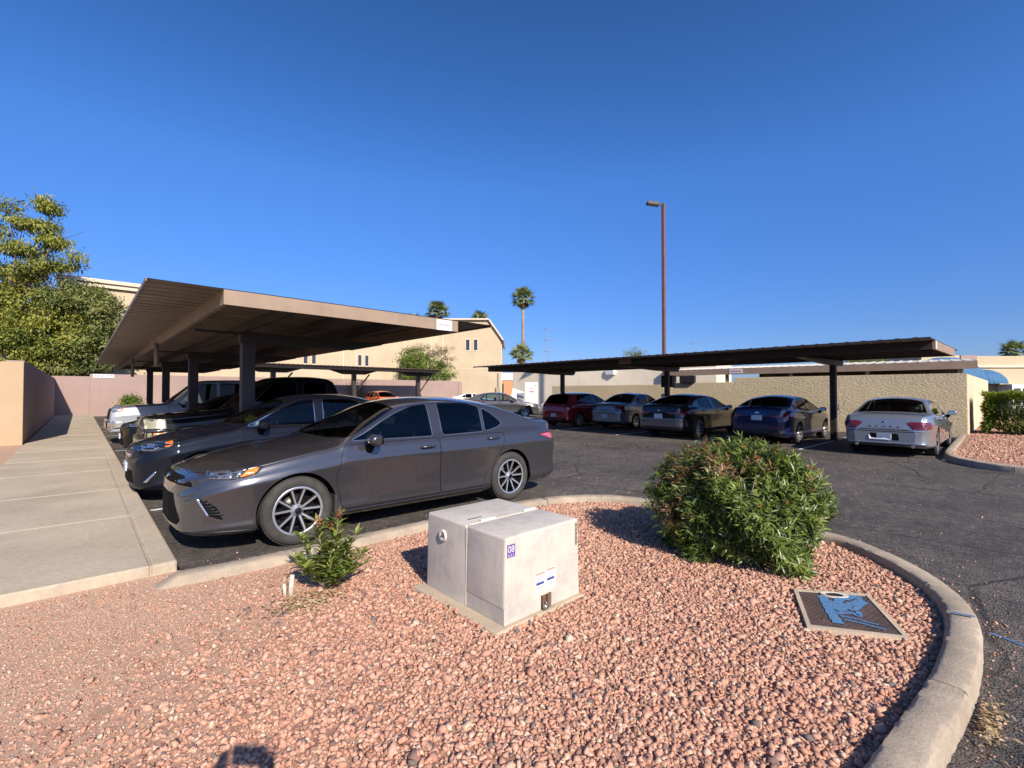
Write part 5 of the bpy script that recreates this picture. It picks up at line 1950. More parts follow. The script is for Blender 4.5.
ACU = car(THREE_BOX, 'parked_car', 'silver-blue older sedan with a torn plate surround, at the open end of the right row', rear(13.86, 2.22, 4.86), PI, GR,
          car_mats(silver, seat=m_seat_tan, plate=plain('shaded_plate', (.22, .27, .36), .4), white2=plain('bare_plastic', (.72, .74, .80), .35)), True, ac, L=4.86, W=.865, xf=.98, xr=3.72, H=.97, R=.325, wheel=dict(spokes=5, rim=.66, w=(.055, .05)))  # darker plate copy, shade put into its colour
for i, ch in enumerate('ACURA'):
    text_mesh('trunk_lettering', ch, .075, m_pocket, ACU, (4.853, -.26 + i * .13, .70), (R(90), 0, R(90)), .004)
for s in (-.52, .52):
    mb = MB().tube([(4.60, s, .27), (4.87, s, .27)], .035, 10)
    mb.build('exhaust', m_chrome, ACU)

blue = paint('deep_blue_paint', (.006, .013, .066), .4, .3, .25)
el = [
    ('tail_light', [(.36, .86), (.44, .80), (.80, .74), (.80, .88), (.60, .90)], 180, 'red', dict(off=.006, step=.03)),
    ('tail_light', [(4.45, .80), (4.55, .92), (4.75, .92), (4.80, .78)], 90, 'red', dict(off=.006, step=.03)),
    ('rear_bumper_lower', [(-.72, .28), (-.66, .44), (.66, .44), (.72, .28)], 180, 'black', dict(both=False, off=.004, step=.04)),
    ('trunk_edge', [(-.55, .64), (-.55, .65), (.55, .65), (.55, .64)], 180, 'gap', dict(both=False, off=.004, step=.04, rnd=0)),
    ('reflector_strip', [(.52, .47), (.50, .52), (.76, .53), (.78, .48)], 180, 'red', dict(off=.006, step=.03)),
    ('badge', [(-.07, .93), (-.05, .90), (.05, .90), (.07, .93), (.05, .96), (-.05, .96)], 180, 'chrome', dict(both=False, off=.012, step=.02, rnd=.03)),
] + plate_decals(0, .78)
ELA = car(SEDAN, 'parked_car', 'deep blue sedan parked just left of the nearest right-hand carport column', rear(14.50, 5.26, 4.45), PI, GR, car_mats(blue), True, el,
          L=4.45, W=.87, xf=.86, xr=3.48, H=.985, R=.31)

brz = paint('bronze_black_paint', (.011, .010, .010), .5, .28, .3)
so = [
    ('tail_light', [(.30, .865), (.36, .80), (.80, .76), (.80, .88), (.55, .90)], 180, 'red', dict(off=.006, step=.03)),
    ('tail_light', [(4.42, .80), (4.55, .91), (4.75, .91), (4.80, .78)], 90, 'red', dict(off=.006, step=.03)),
    ('rear_bumper_panel', [(-.86, .40), (-.84, .66), (.84, .66), (.86, .40)], 180, 'silver', dict(both=False, off=.006, step=.04)),
    ('rear_bumper_lower', [(-.80, .27), (-.74, .39), (.74, .39), (.80, .27)], 180, 'black', dict(both=False, off=.004, step=.04)),
    ('bumper_reflector', [(.45, .35), (.43, .39), (.74, .40), (.76, .36)], 180, 'red', dict(off=.012, step=.03)),
    ('badge', [(-.07, .91), (0, .88), (.07, .91), (0, .94)], 180, 'chrome', dict(both=False, off=.012, step=.02, rnd=.03)),
] + plate_decals(-.02, .72)
SON = car(SEDAN, 'parked_car', 'dark bronze sedan with dark glass, parked between the blue car and the middle column', rear(14.02, 8.12, 4.82), PI, GR,
          car_mats(brz, side_glass=gl_dark, screen_glass=gl_dark, silver=paint('champagne_paint', (.20, .185, .17), .6, .3, .3)), False, so, L=4.82, W=.90, xf=.93, xr=3.74, H=1.01, R=.335, wheel=dict(spokes=9, rim=.68, w=(.03, .02)))
champ = paint('silver_taupe_paint', (.27, .27, .29), .6, .32, .4)
co_ = [
    ('tail_light', [(.50, .74), (.48, .90), (.80, .92), (.80, .70)], 180, 'red', dict(off=.006, step=.03)),
    ('tail_light', [(4.55, .70), (4.58, .91), (4.76, .92), (4.80, .70)], 90, 'red', dict(off=.006, step=.03)),
    ('trunk_edge', [(-.50, .625), (-.50, .637), (.50, .637), (.50, .625)], 180, 'gap', dict(both=False, off=.004, step=.04, rnd=0)),
    ('bumper_shadow', [(-.78, .27), (-.78, .31), (.78, .31), (.78, .27)], 180, 'gap', dict(both=False, off=.004, step=.04, rnd=0)),
] + plate_decals(0, .52)
COR = car(THREE_BOX, 'parked_car', 'silver-taupe compact sedan between the red hatchback and the dark bronze sedan', rear(15.85, 11.62, 4.5), PI, GR, car_mats(champ), False, co_,
          L=4.5, W=.85, xf=.86, xr=3.46, H=1.06, R=.31)
redp = paint('red_paint', (.30, .008, .014), .35, .3, .3)
rh = [
    ('tail_light', [(.50, .86), (.52, 1.02), (.80, 1.02), (.80, .86)], 180, 'red', dict(off=.006, step=.03)),
    ('tail_light', [(4.52, .86), (4.55, 1.02), (4.74, 1.03), (4.78, .86)], 90, 'red', dict(off=.006, step=.03)),
    ('rear_bumper_lower', [(-.76, .28), (-.72, .42), (.72, .42), (.76, .28)], 180, 'black', dict(both=False, off=.004, step=.04)),
    ('hatch_edge', [(-.60, .60), (-.60, .612), (.60, .612), (.60, .60)], 180, 'gap', dict(both=False, off=.004, step=.04, rnd=0)),
] + plate_decals(0, .52)
RED = car(HATCH, 'parked_car', 'red hatchback at the far end of the right-hand row', rear(15.25, 13.9, 4.15), PI, GR, car_mats(redp, side_glass=gl_side, screen_glass=gl_dark), False, rh, L=4.15, W=.86, xf=.84, xr=3.36, H=1.0, R=.31)

# ---- cars in the lane and at the back
greyp = paint('taupe_grey_paint', (.10, .09, .09), .6, .32, .2)
hx = Vector((rt.x, rt.y))
angc = math.atan2(rt.y, rt.x) + PI           # local +x is the tail; nose points to the right of the picture
GS = car(SEDAN, 'lane_car', 'taupe-grey sedan seen broadside in the lane, nose to the right', (20.75, 20.05, 0), angc, None, car_mats(greyp, side_glass=gl_side), False,
         [('tail_light', [(4.45, .80), (4.55, .92), (4.75, .92), (4.80, .78)], 90, 'red', dict(off=.006, step=.03))], L=4.75, W=.90, xf=.93, xr=3.70, H=1.06, R=.33)
whp2 = paint('white_paint_small_car', (.68, .70, .72), .0, .35, .3)
p = gpt(541, 31)
WS = car(HATCH, 'lane_car', 'white car with a blue windshield edge, half hidden behind the red hatchback', (p.x, p.y, 0), angc + R(180), None, car_mats(whp2), False,
         [('headlight', [(.10, .70), (.13, .80), (.45, .86), (.50, .84), (.30, .72)], 90, 'reflector', dict(step=.03))], L=4.3, W=.87, xf=.85, xr=3.45, H=.97, R=.31)
GB = 'cars under the distant carport'
org = paint('orange_paint', (.62, .10, .015), .1, .3, .2)
OR_ = car(HATCH, 'parked_car', 'bright orange hatchback under the distant carport by the pink wall', (18.6, 33.9, 0), R(90), GB, car_mats(org, side_glass=gl_dark, screen_glass=gl_dark), False, [], L=4.2, W=.88, xf=.85, xr=3.4, H=1.10, R=.33)
DK = car(SEDAN, 'parked_car', 'black car with a pale roof glint under the distant carport, left of the orange one', (14.3, 33.6, 0), R(90), GB, car_mats(black, side_glass=gl_dark, screen_glass=gl_dark), False, [], L=4.6, W=.9, xf=.9, xr=3.6, H=1.07, R=.33)
p = gpt(492, 46)
WB2 = car(SEDAN, 'parked_car', 'white sedan past the right end of the pink wall, mostly behind the taupe-grey sedan', (p.x + 2, p.y + 1.5, 0), angc, None, car_mats(whp2, side_glass=gl_dark, screen_glass=gl_dark), False, [], L=4.7, W=.9, xf=.92, xr=3.65, H=1.0, R=.33)
# ------------------------------------------------------------ utility box
m_boxp = NT('aged_beige_cabinet_paint')
k = m_boxp
co = k.coord()
geo = k.n('NewGeometry')
n1 = k.noise(co, 4.2, 7, .72)
n2 = k.noise(co, 26, 5, .7)
c = k.ramp(n1, [(.30, (.375, .345, .305)), (.52, (.52, .465, .395)), (.72, (.565, .50, .415))])
c = k.mix(k.math('MULTIPLY', k.ramp(n2, [(.5, (0, 0, 0)), (.78, (1, 1, 1))]), .35), c, (.36, .35, .34))
mp = k.n('Mapping'); mp.inputs['Scale'].default_value = (9, 9, 1.2); k.l(co, mp.inputs[0])
c = k.mix(k.math('MULTIPLY', k.ramp(k.noise(mp.outputs[0], 1.5, 6, .7), [(.56, (0, 0, 0)), (.74, (1, 1, 1))]), .35), c, (.33, .29, .25))
k.col(c)
k.b.inputs['Roughness'].default_value = .62
k.b.inputs['Specular IOR Level'].default_value = .3
k.bump(n2, .12, .006)
m_boxp = k.m
m_lit = mat_concrete('pad_concrete', (.50, .40, .29), .2, 2.0)
m_steel = plain('dull_steel', (.30, .28, .26), .45, .8, var=.25, vscale=12)
m_rust = plain('rusty_steel', (.16, .085, .055), .8, .2, var=.4, vscale=16)

pad = thing('utility_pad', 'thin sandy concrete pad showing under the edges of the beige utility box', 'concrete pad', (0, 0, 0))
MB().box((1.84, 2.135, -.02), (2.675, 3.10, .062), 0, .015).build('pad_slab', m_lit, pad)
X0, X1, Y0, Y1, ZB, ZT = 1.93, 2.655, 2.17, 3.05, .062, .600
box = thing('utility_box', 'weathered beige metal utility cabinet with a purple 08 sticker, on the gravel island', 'utility box', (0, 0, 0))
YM = 2.565


def slab_box(y0, y1, z0, z1, inset, bev=.018):
    i0 = inset * (z0 - ZB) / (ZT - ZB)
    mb = MB()
    bm = mb.bm
    r = bmesh.ops.create_cube(bm, size=1)
    for v in r['verts']:
        top = v.co.z > 0
        i = inset if top else i0
        v.co = Vector((X0 + i if v.co.x < 0 else X1 - i, y0 if v.co.y < 0 else y1, z1 if top else z0))
    es = [e for e in bm.edges if max(v.co.z for v in e.verts) > z1 - .01 or abs(e.verts[0].co.z - e.verts[1].co.z) > .1]
    bmesh.ops.bevel(bm, geom=es, offset=bev, segments=4, profile=.5, affect='EDGES')
    for f in bm.faces: f.smooth = True
    return mb


mb = slab_box(YM + .0015, Y1, ZB, ZT, .012)
o = mb.build('rear_housing', m_boxp, box); o.data.set_sharp_from_angle(angle=R(40))
mb = slab_box(Y0, YM - .0015, ZB + .104, ZT, .012)
o = mb.build('front_hood', m_boxp, box); o.data.set_sharp_from_angle(angle=R(40))
mb = MB()
mb.box((X0 + .004, Y0 + .004, ZB), (2.262, YM - .006, ZB + .101), 0, .004).box((2.362, Y0 + .004, ZB), (X1 - .004, YM - .006, ZB + .101), 0, .004)
mb.box((2.263, Y0 + .05, ZB), (2.361, YM - .006, ZB + .10), 1)
mb.build('plinth', [m_boxp, m_dark], box)
# weather strip over the split, with hinge
mb = MB()
mb.prism([(X0 + .0005, ZB + .004), (X0 + .012, ZB + .004), (X0 + .02, ZT - .02), (X0 + .0095, ZT - .02)], 1, YM - .006, YM + .006)
mb.box((X0 + .03, YM - .006, ZT - .004), (X1 - .03, YM + .006, ZT + .0025), 0, .001)
mb.build('split_strip', plain('pale_strip', (.60, .53, .43), .6, var=.12, vscale=9), box)
mb = MB()
mb.box((X0 + .14, YM - .004, ZT + .003), (X0 + .27, YM + .018, ZT + .012), 0, .002).box((X1 - .17, YM - .004, ZT + .003), (X1 - .05, YM + .018, ZT + .012), 0, .002)
mb.box((X0 + .10, YM + .10, ZT + .0015), (X0 + .22, YM + .106, ZT + .004), 1)
hg = mb.build('hinge_strap', [m_white, m_dark], box)
# bolt recess on the side
bs = MB()
bs.lathe([(.001, X0 + .004), (.018, X0 + .003), (.020, X0 - .006), (.034, X0 - .010), (.041, X0 - .006), (.043, X0 + .006)], 24, axis=0, center=(0, 2.83, .475))
b_ = bs.build('bolt_recess', plain('pale_cast_metal', (.60, .55, .46), .5, var=.15, vscale=20), box)
bs = MB(); bs.lathe([(.001, X0 - .012), (.010, X0 - .012), (.012, X0 + .002)], 5, axis=0, center=(0, 2.83, .475), smooth=False)
bs.build('bolt', m_steel, b_)
# latch at the foot of the hood
mb = MB().box((2.268, Y0 - .008, .055), (2.300, Y0 + .03, .155), 0, .004).box((2.318, Y0 - .004, .05), (2.345, Y0 + .03, .165), 0, .003)
lt = mb.build('latch_bracket', m_rust, box)
mb = MB().lathe([(.001, -.018), (.018, -.018), (.020, 0), (.018, .018), (.001, .018)], 14, axis=0, center=(2.284, Y0 - .012, .085))
mb.tube([(2.284, Y0 - .012 + .014 * math.cos(a), .10 + .02 * math.sin(a)) for a in np.linspace(0, PI, 8)], .004, 6)
mb.build('padlock', m_steel, lt)
mb = MB().box((2.255, Y0 - .003, ZB + .098), (2.37, Y0 - .0005, ZB + .125), 0).build('latch_flap', plain('pale_strip', (.60, .53, .43), .6), box)


def face_y(x0, x1, z0, z1, off=.0012):
    return MB().box((x0, Y0 - off, z0), (x1, Y0 - off + .0009, z1))


st = face_y(1.955, 2.022, .475, .555, .0016).build('purple_sticker', plain('purple_print', (.15, .075, .28), .5, var=.1, vscale=20), box)
text_mesh('sticker_number', '08', .058, m_sticker, st, (1.988, Y0 - .0022, .524), (R(90), 0, 0), .0002)
text_mesh('sticker_code', '6 5 1', .024, m_sticker, st, (1.988, Y0 - .0022, .487), (R(90), 0, 0), .0002)
st = face_y(2.205, 2.298, .172, .318, .0016).box((2.306, Y0 - .0016, .185), (2.400, Y0 - .0007, .325)).build('warning_label', m_sticker, box)
mb = MB()
for x0, zt in ((2.205, .318), (2.306, .325)):
    mb.box((x0 + .004, Y0 - .0024, zt - .016), (x0 + .085, Y0 - .0017, zt - .006), 0)
    for k in range(7):
        if k in (3, 4): continue
        mb.box((x0 + .008, Y0 - .0024, zt - .034 - k * .013), (x0 + .008 + rng.uniform(.05, .078), Y0 - .0017, zt - .030 - k * .013), 2)
    mb.box((x0 + .006, Y0 - .0024, zt - .082), (x0 + .078, Y0 - .0017, zt - .066), 1)
mb.build('label_print', [plain('orange_print', (.50, .22, .10), .6), plain('blue_print', (.03, .06, .22), .6), plain('pale_grey_print', (.26, .26, .32), .6)], st)
st = face_y(X1 - .052, X1 - .030, .415, .575, .0016).build('number_strip', plain('yellow_black_strip', (.30, .24, .10), .6), box)
mb = MB()
for k in range(5): mb.box((X1 - .049, Y0 - .0024, .425 + k * .03), (X1 - .033, Y0 - .0017, .447 + k * .03))
mb.build('strip_marks', m_greyink, st)

# ------------------------------------------------------------ utility vault lid
vt = thing('utility_vault', 'flush rusty chequer-plate utility vault lid with blue paint scrawl, sunk in the gravel', 'vault lid', (0, 0, 0))
c4 = [Vector((3.84, 1.15)), Vector((4.13, .76)), Vector((3.56, .46)), Vector((3.28, .91))]   # far-left, far-right, near-right, near-left corners
cen = sum(c4, Vector((0, 0))) / 4
fr = MB()
vz = .075
ins = [cen + (p - cen) * .90 for p in c4]
for i in range(4):
    a, b, a2, b2 = c4[i], c4[(i + 1) % 4], ins[i], ins[(i + 1) % 4]
    vs = [fr.bm.verts.new((p.x, p.y, z)) for z in (.0, vz) for p in (a, b, b2, a2)]
    for f in ((0, 1, 2, 3), (7, 6, 5, 4), (0, 4, 5, 1), (1, 5, 6, 2), (2, 6, 7, 3), (3, 7, 4, 0)):
        fr.bm.faces.new([vs[q] for q in f])
fr.build('vault_frame', mat_concrete('vault_concrete', (.52, .42, .31), .2, 2.0), vt)
ex = (c4[2] - c4[3]).normalized()
ey = (c4[0] - c4[3]).normalized()
def lp(u, v):
    """u along the near edge, v towards the far edge, 0..1, over the lid"""
    p = (ins[3] * (1 - u) + ins[2] * u) * (1 - v) + (ins[0] * (1 - u) + ins[1] * u) * v
    return p
ld = MB()
A = [ld.bm.verts.new((p.x, p.y, vz - .006)) for p in (lp(.006, .006), lp(.994, .006), lp(.994, .994), lp(.006, .994))]
ld.bm.faces.new(A)
for i in range(22):
    for j in range(22):
        u, v = (i + .5) / 22, (j + .5) / 22
        p = lp(u, v)
        d = (ex + ey).normalized() if (i + j) % 2 else (ex - ey).normalized()
        n = Vector((-d.y, d.x))
        q = [p + d * .009, p + n * .003, p - d * .009, p - n * .003]
        base = [ld.bm.verts.new((t_.x, t_.y, vz - .0062)) for t_ in q]
        tp = ld.bm.verts.new((p.x, p.y, vz - .0028))
        for k in range(4): ld.bm.faces.new((base[k], base[(k + 1) % 4], tp))
for (u, v) in ((.18, .2), (.72, .16)):
    p = lp(u, v)
    ld.lathe([(.001, vz - .003), (.010, vz - .003), (.011, vz - .006)], 10, axis=2, center=(p.x, p.y, 0))
lid = ld.build('vault_lid', plain('rusty_chequer_plate', (.085, .052, .042), .75, .1, var=.4, vscale=9, bump=.1), vt)
sc = MB()
def stroke(pts, wd, z=vz - .0012):
    P = catmull(pts, 10)
    pr = None
    tg = np.gradient(P, axis=0)
    for i, (u, v) in enumerate(P):
        p = lp(u, v)
        q = lp(u + tg[i, 0] * .01, v + tg[i, 1] * .01) - p
        q.normalize()
        for _ in range(int(wd * 260)):                     # overspray specks
            o2 = p + Vector((rng.normal(), rng.normal())) * wd * 1.25
            r_ = rng.uniform(.0012, .0034)
            zz_ = z + .00012
            sc.quad((o2.x - r_, o2.y, zz_), (o2.x, o2.y - r_, zz_), (o2.x + r_, o2.y, zz_), (o2.x, o2.y + r_, zz_))
        n = Vector((-q.y, q.x)) * wd * (1.05 + .10 * math.sin(i * 1.1))
        cur = (Vector((*(p - n), z)), Vector((*(p + n), z)))
        if pr:
            sc.quad(pr[0], cur[0], cur[1], pr[1])
        pr = cur
stroke([(.33, .88), (.33, .62), (.33, .36), (.345, .12)], .028)
stroke([(.30, .80), (.37, .74), (.42, .66), (.40, .52)], .018, vz - .0010)
stroke([(.36, .56), (.46, .62), (.56, .82), (.66, .86), (.76, .92), (.90, .90)], .026, vz - .0008)
stroke([(.42, .48), (.52, .54), (.62, .66), (.74, .74), (.88, .84)], .024, vz - .0006)
stroke([(.48, .74), (.56, .62), (.64, .54), (.72, .60), (.82, .72), (.90, .78)], .018, vz - .0004)
stroke([(.40, .40), (.50, .42), (.60, .44), (.66, .38), (.70, .50)], .016, vz - .0010)
stroke([(.42, .33), (.56, .30), (.70, .24), (.82, .20)], .009, vz - .0010)
stroke([(.44, .24), (.58, .21), (.72, .15), (.86, .10)], .008, vz - .0010)
sc.bm.normal_update()
m_bl2 = NT('blue_spray_paint')
k = m_bl2; co = k.coord(); nn = k.noise(co, 75, 5, .75)
k.col(k.ramp(nn, [(.36, (.05, .14, .28)), (.52, (.09, .235, .43)), (.60, (.085, .070, .065))])); k.b.inputs['Roughness'].default_value = .7
sc.build('paint_mark', m_bl2.m, lid, recalc=False)
pk_ = MB()
p = lp(.52, .93)
ring = [(.058 * math.cos(a), .032 * math.sin(a)) for a in np.linspace(0, 2 * PI, 24, endpoint=False)]
A = [pk_.bm.verts.new((p.x + ex.x * r_[0] * 1.5 + ey.x * r_[1] * 1.2, p.y + ex.y * r_[0] * 1.5 + ey.y * r_[1] * 1.2, vz + .006)) for r_ in ring]
B = [pk_.bm.verts.new((p.x + ex.x * r_[0] + ey.x * r_[1], p.y + ex.y * r_[0] + ey.y * r_[1], vz + .003)) for r_ in ring]
for i in range(24):
    pk_.bm.faces.new((A[i], A[(i + 1) % 24], B[(i + 1) % 24], B[i]))
C_ = [pk_.bm.verts.new(v.co + Vector((0, 0, -.012))) for v in A]
for i in range(24): pk_.bm.faces.new((C_[i], C_[(i + 1) % 24], A[(i + 1) % 24], A[i]))
f = pk_.bm.faces.new([pk_.bm.verts.new(v.co + Vector((0, 0, -.004))) for v in B]); f.material_index = 1
pk_.build('lifting_eye', [MATS.get('pale_strip'), m_dark], lid)

# ------------------------------------------------------------ plants
m_oleander = leafmat('oleander_leaf', [(0, (.26, .165, .075)), (.10, (.24, .15, .07)), (.125, (.046, .074, .016)), (.45, (.122, .168, .028)), (.75, (.20, .248, .046)), (.93, (.26, .295, .066)), (1, (.31, .30, .09))], .22, .38, .5)
m_stem = plain('grey_stem', (.20, .155, .11), .85, var=.3, vscale=14)
m_dry = leafmat('dry_leaf', [(0, (.30, .20, .10)), (.5, (.45, .32, .18)), (1, (.60, .48, .32))], .15, .7, .2)
m_flower = leafmat('red_flower', [(0, (.24, .075, .045)), (.6, (.40, .12, .075)), (1, (.34, .19, .09))], .25, .6, .2)

sh_ = thing('oleander_bush', 'large rounded oleander bush with tan dead patches, at the kerb of the gravel island', 'bush', (4.46, 1.79, GZ))
nW = 3600
th = rng.uniform(0, 2 * PI, nW)
cz = rng.uniform(-.85, 1, nW)
cx = np.where(cz < 0, np.maximum(np.sqrt(1 - cz ** 2), .86), np.sqrt(1 - cz ** 2))
dirs = np.stack([cx * np.cos(th), cx * np.sin(th), cz], 1)
lump = 1 + .10 * np.sin(3 * th + 1) * cx + .08 * np.sin(5 * th + 2 + 4 * cz) + .05 * np.sin(9 * th + 7 * cz)
rad = lump * rng.uniform(.70, 1.0, nW) ** .6
rad += (rng.random(nW) < .05) * rng.uniform(.0, .13, nW)
P = dirs * rad[:, None] * np.array([.66, .66, .52]) + np.array([0, 0, .46])
P[:, 2] = np.maximum(P[:, 2], .04)
axis = dirs * .75 + np.array([0, 0, .65]) + rng.normal(size=(nW, 3)) * .3
axis /= np.linalg.norm(axis, axis=1, keepdims=True)
# dead clumps where the plant has dried out
dead_c = [Vector((-.42, -.05, .80)), Vector((-.40, .28, .72)), Vector((-.30, -.30, .93)), Vector((-.62, .30, .40)), Vector((-.72, .18, .15)), Vector((-.15, .25, .95))]
dd = np.min([np.linalg.norm(P - np.array(c_), axis=1) for c_ in dead_c], axis=0)
dead = (dd < .15) & (rng.random(nW) < .62)
LV, LT, LVAR = [], [], []
per = 9
base = np.repeat(P, per, 0)
ax = np.repeat(axis, per, 0)
ph = rng.uniform(0, 2 * PI, nW * per)
u = np.cross(ax, np.array([.3, .2, 1.0])); u /= np.linalg.norm(u, axis=1, keepdims=True)
v = np.cross(ax, u)
out = u * np.cos(ph)[:, None] + v * np.sin(ph)[:, None]
lift = rng.uniform(.35, 1.1, nW * per)[:, None]
D = out + ax * lift
along = rng.uniform(-.06, .04, nW * per)[:, None]
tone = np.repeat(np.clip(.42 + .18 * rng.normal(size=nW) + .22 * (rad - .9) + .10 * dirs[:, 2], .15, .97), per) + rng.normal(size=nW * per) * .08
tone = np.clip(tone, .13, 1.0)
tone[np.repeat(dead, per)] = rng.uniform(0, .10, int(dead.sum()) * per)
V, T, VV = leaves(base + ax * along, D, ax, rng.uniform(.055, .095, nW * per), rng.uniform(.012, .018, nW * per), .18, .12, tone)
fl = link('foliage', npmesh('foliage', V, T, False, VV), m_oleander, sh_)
mb = MB()
for k in range(46):
    a, r1 = rng.uniform(0, 2 * PI), rng.uniform(.25, .74)
    z1 = rng.uniform(.4, .85)
    r0 = rng.uniform(.0, .22)
    b_a = a + rng.normal() * .4
    mb.tube([(r0 * math.cos(b_a), r0 * math.sin(b_a), 0), (r1 * .5 * math.cos(a), r1 * .5 * math.sin(a), z1 * .55), (r1 * math.cos(a), r1 * math.sin(a), z1)], [.011, .008, .004], 5)
mb.build('stems', m_stem, sh_)
tips = np.where((dirs[:, 2] > .1) & (rng.random(nW) < .06))[0]
nF = len(tips) * 6
base = np.repeat(P[tips] + axis[tips] * .06, 6, 0)
V, T, VV = leaves(base, np.repeat(axis[tips], 6, 0) + rng.normal(size=(nF, 3)) * .7, np.repeat(axis[tips], 6, 0), .034, .012, .2, .1)
link('flower_buds', npmesh('flower_buds', V, T, False, VV), m_flower, sh_)

pl_ = thing('oleander_plant', 'small leafy oleander with rust-red blooms in front of the grey sedan\'s front wheel', 'plant', (1.37, 3.50, GZ))
mb = MB()
LP, LD, LN, LL, LTn = [], [], [], [], []
FP, FD = [], []
shoots = [(-.13, .18, .36), (-.20, .10, .24), (-.06, .05, .47), (.04, .04, .44), (.06, -.03, .52), (.16, -.12, .40), (.20, -.14, .25), (.13, -.05, .30), (.0, .0, .30), (-.02, -.10, .22), (.10, -.16, .18), (.22, -.10, .15), (-.15, .02, .18), (.05, -.18, .14), (-.10, .15, .16), (.16, .02, .18), (.02, -.06, .36)]
for (x, y, z) in shoots:
    top = Vector((x, y, z))
    mid = Vector((x * .45, y * .45, z * .5)) + Vector(rng.normal(size=3) * .01)
    mb.tube([(x * .06, y * .06, -.01), mid, top], [.006, .0045, .003], 5)
    n = int(40 + z * 70)
    for q in range(n):
        t_ = rng.uniform(.25, 1.06)
        p = mid.lerp(top, max(0, t_ * 2 - 1)) if t_ > .5 else Vector((0, 0, 0)).lerp(mid, t_ * 2)
        a = rng.uniform(0, 2 * PI)
        d = Vector((math.cos(a), math.sin(a), rng.uniform(.3, 1.1)))
        LP.append(p); LD.append(d); LN.append((x * .3, y * .3, 1.0)); LL.append(rng.uniform(.07, .12)); LTn.append(rng.uniform(.3, 1))
    if z > .42:
        for q in range(26):
            FP.append(top + Vector(rng.normal(size=3) * .016) + Vector((0, 0, .02))); FD.append(rng.normal(size=3) + np.array([0, 0, .7]))
n = len(LP)
V, T, VV = leaves(np.array(LP), np.array(LD), np.array(LN), np.array(LL), np.array(LL) * .24, .2, .12, np.array(LTn))
link('foliage', npmesh('foliage', V, T, False, VV), m_oleander, pl_)
n = len(FP)
V, T, VV = leaves(np.array(FP), np.array(FD), np.tile([0, 0, 1.0], (n, 1)), .030, .014, .3, .1)
link('blooms', npmesh('blooms', V, T, False, VV), m_flower, pl_)
mb.build('stems', m_stem, pl_)

st_ = thing('cut_stump', 'two pale weathered stakes sticking up beside the small oleander', 'stump', (1.13, 3.57, GZ))
mb = MB().tube([(0, 0, -.02), (.004, .002, .07), (.010, .0, .145)], [.020, .019, .016], 7)
mb.build('stake', plain('bleached_wood', (.58, .49, .38), .85, var=.25, vscale=12), st_)
mb = MB().tube([(-.035, .012, -.02), (-.04, .016, .09)], [.013, .011], 6)
mb.build('stake', MATS['bleached_wood'], st_)


def litter(name, pts, size, mat, label, cat):
    n = len(pts)
    V, T, VV = leaves(np.array(pts), np.concatenate([rng.normal(size=(n, 2)), rng.normal(size=(n, 1)) * .18], 1), np.concatenate([rng.normal(size=(n, 2)) * .4, np.ones((n, 1))], 1), rng.uniform(.6, 1.3, n) * size, rng.uniform(.2, .42, n) * size, .25, .15)
    return tag(link(name, npmesh(name, V, T, False, VV), mat), label, cat, None, 'stuff')


q = rng.normal(size=(230, 2)) * np.array([.13, .085]) + np.array([1.16, 3.36])
litter('dry_leaves', np.concatenate([q, np.full((len(q), 1), GZ + .018) + rng.random((len(q), 1)) * .012], 1), .05, m_dry, 'dry tan leaves fallen at the foot of the small oleander', 'dry leaves')
q = np.stack([rng.normal(size=210) * .11 + 3.02, .140 - np.abs(rng.normal(size=210)) * .032], 1)
litter('dry_leaves', np.concatenate([q, rng.random((len(q), 1)) * .03 + .006], 1), .036, m_dry, 'dry brown leaves drifted against the street side of the near kerb', 'dry leaves')
q = np.stack([rng.uniform(1.2, 5.4, 500), rng.uniform(.5, 4.2, 500)], 1)
q = q[in_poly(q, isl)]
q = q[np.linalg.norm(q - np.array([4.4, 1.9]), axis=1) < 1.15]
litter('dry_leaves', np.concatenate([q, np.full((len(q), 1), GZ + .03)], 1), .045, m_dry, 'dry leaves scattered on the gravel around the large bush', 'dry leaves')


# ------------------------------------------------------------ trees
def clumps_tree(t, blobs, nclump, per, leaf, wid, mat, spread=.45, shell=.55, tone=None, droop=.3, shells_only=True):
    """leaf clumps through the volume of several ellipsoids (centre, radii, weight)"""
    wts = np.array([b[2] for b in blobs], float); wts /= wts.sum()
    which = rng.choice(len(blobs), nclump, p=wts)
    C = np.array([b[0] for b in blobs])[which]
    Rr = np.array([b[1] for b in blobs])[which]
    d = unit(nclump)
    r = rng.uniform(shell ** 3, 1.0, nclump) ** (1 / 3) * (1 + .12 * np.sin(d[:, 0] * 7 + which) * np.sin(d[:, 2] * 6 + 2 * which))
    P = C + d * Rr * r[:, None]
    n = nclump * per
    base = np.repeat(P, per, 0) + rng.normal(size=(n, 3)) * spread * np.array([1, 1, .6])
    D = np.repeat(d, per, 0) * .5 + unit(n) + np.array([0, 0, -droop])
    N = np.repeat(d, per, 0) * .6 + np.array([0, 0, 1.0]) + rng.normal(size=(n, 3)) * .5
    tn = np.repeat(np.clip(rng.normal(.52, .22, nclump), 0, 1), per) + rng.normal(size=n) * .12
    V, T, VV = leaves(base, D, N, rng.uniform(.7, 1.3, n) * leaf, rng.uniform(.7, 1.3, n) * wid, .2, .25, np.clip(tn, 0, 1))
    return link('crown', npmesh('crown', V, T, False, VV), mat, t), P


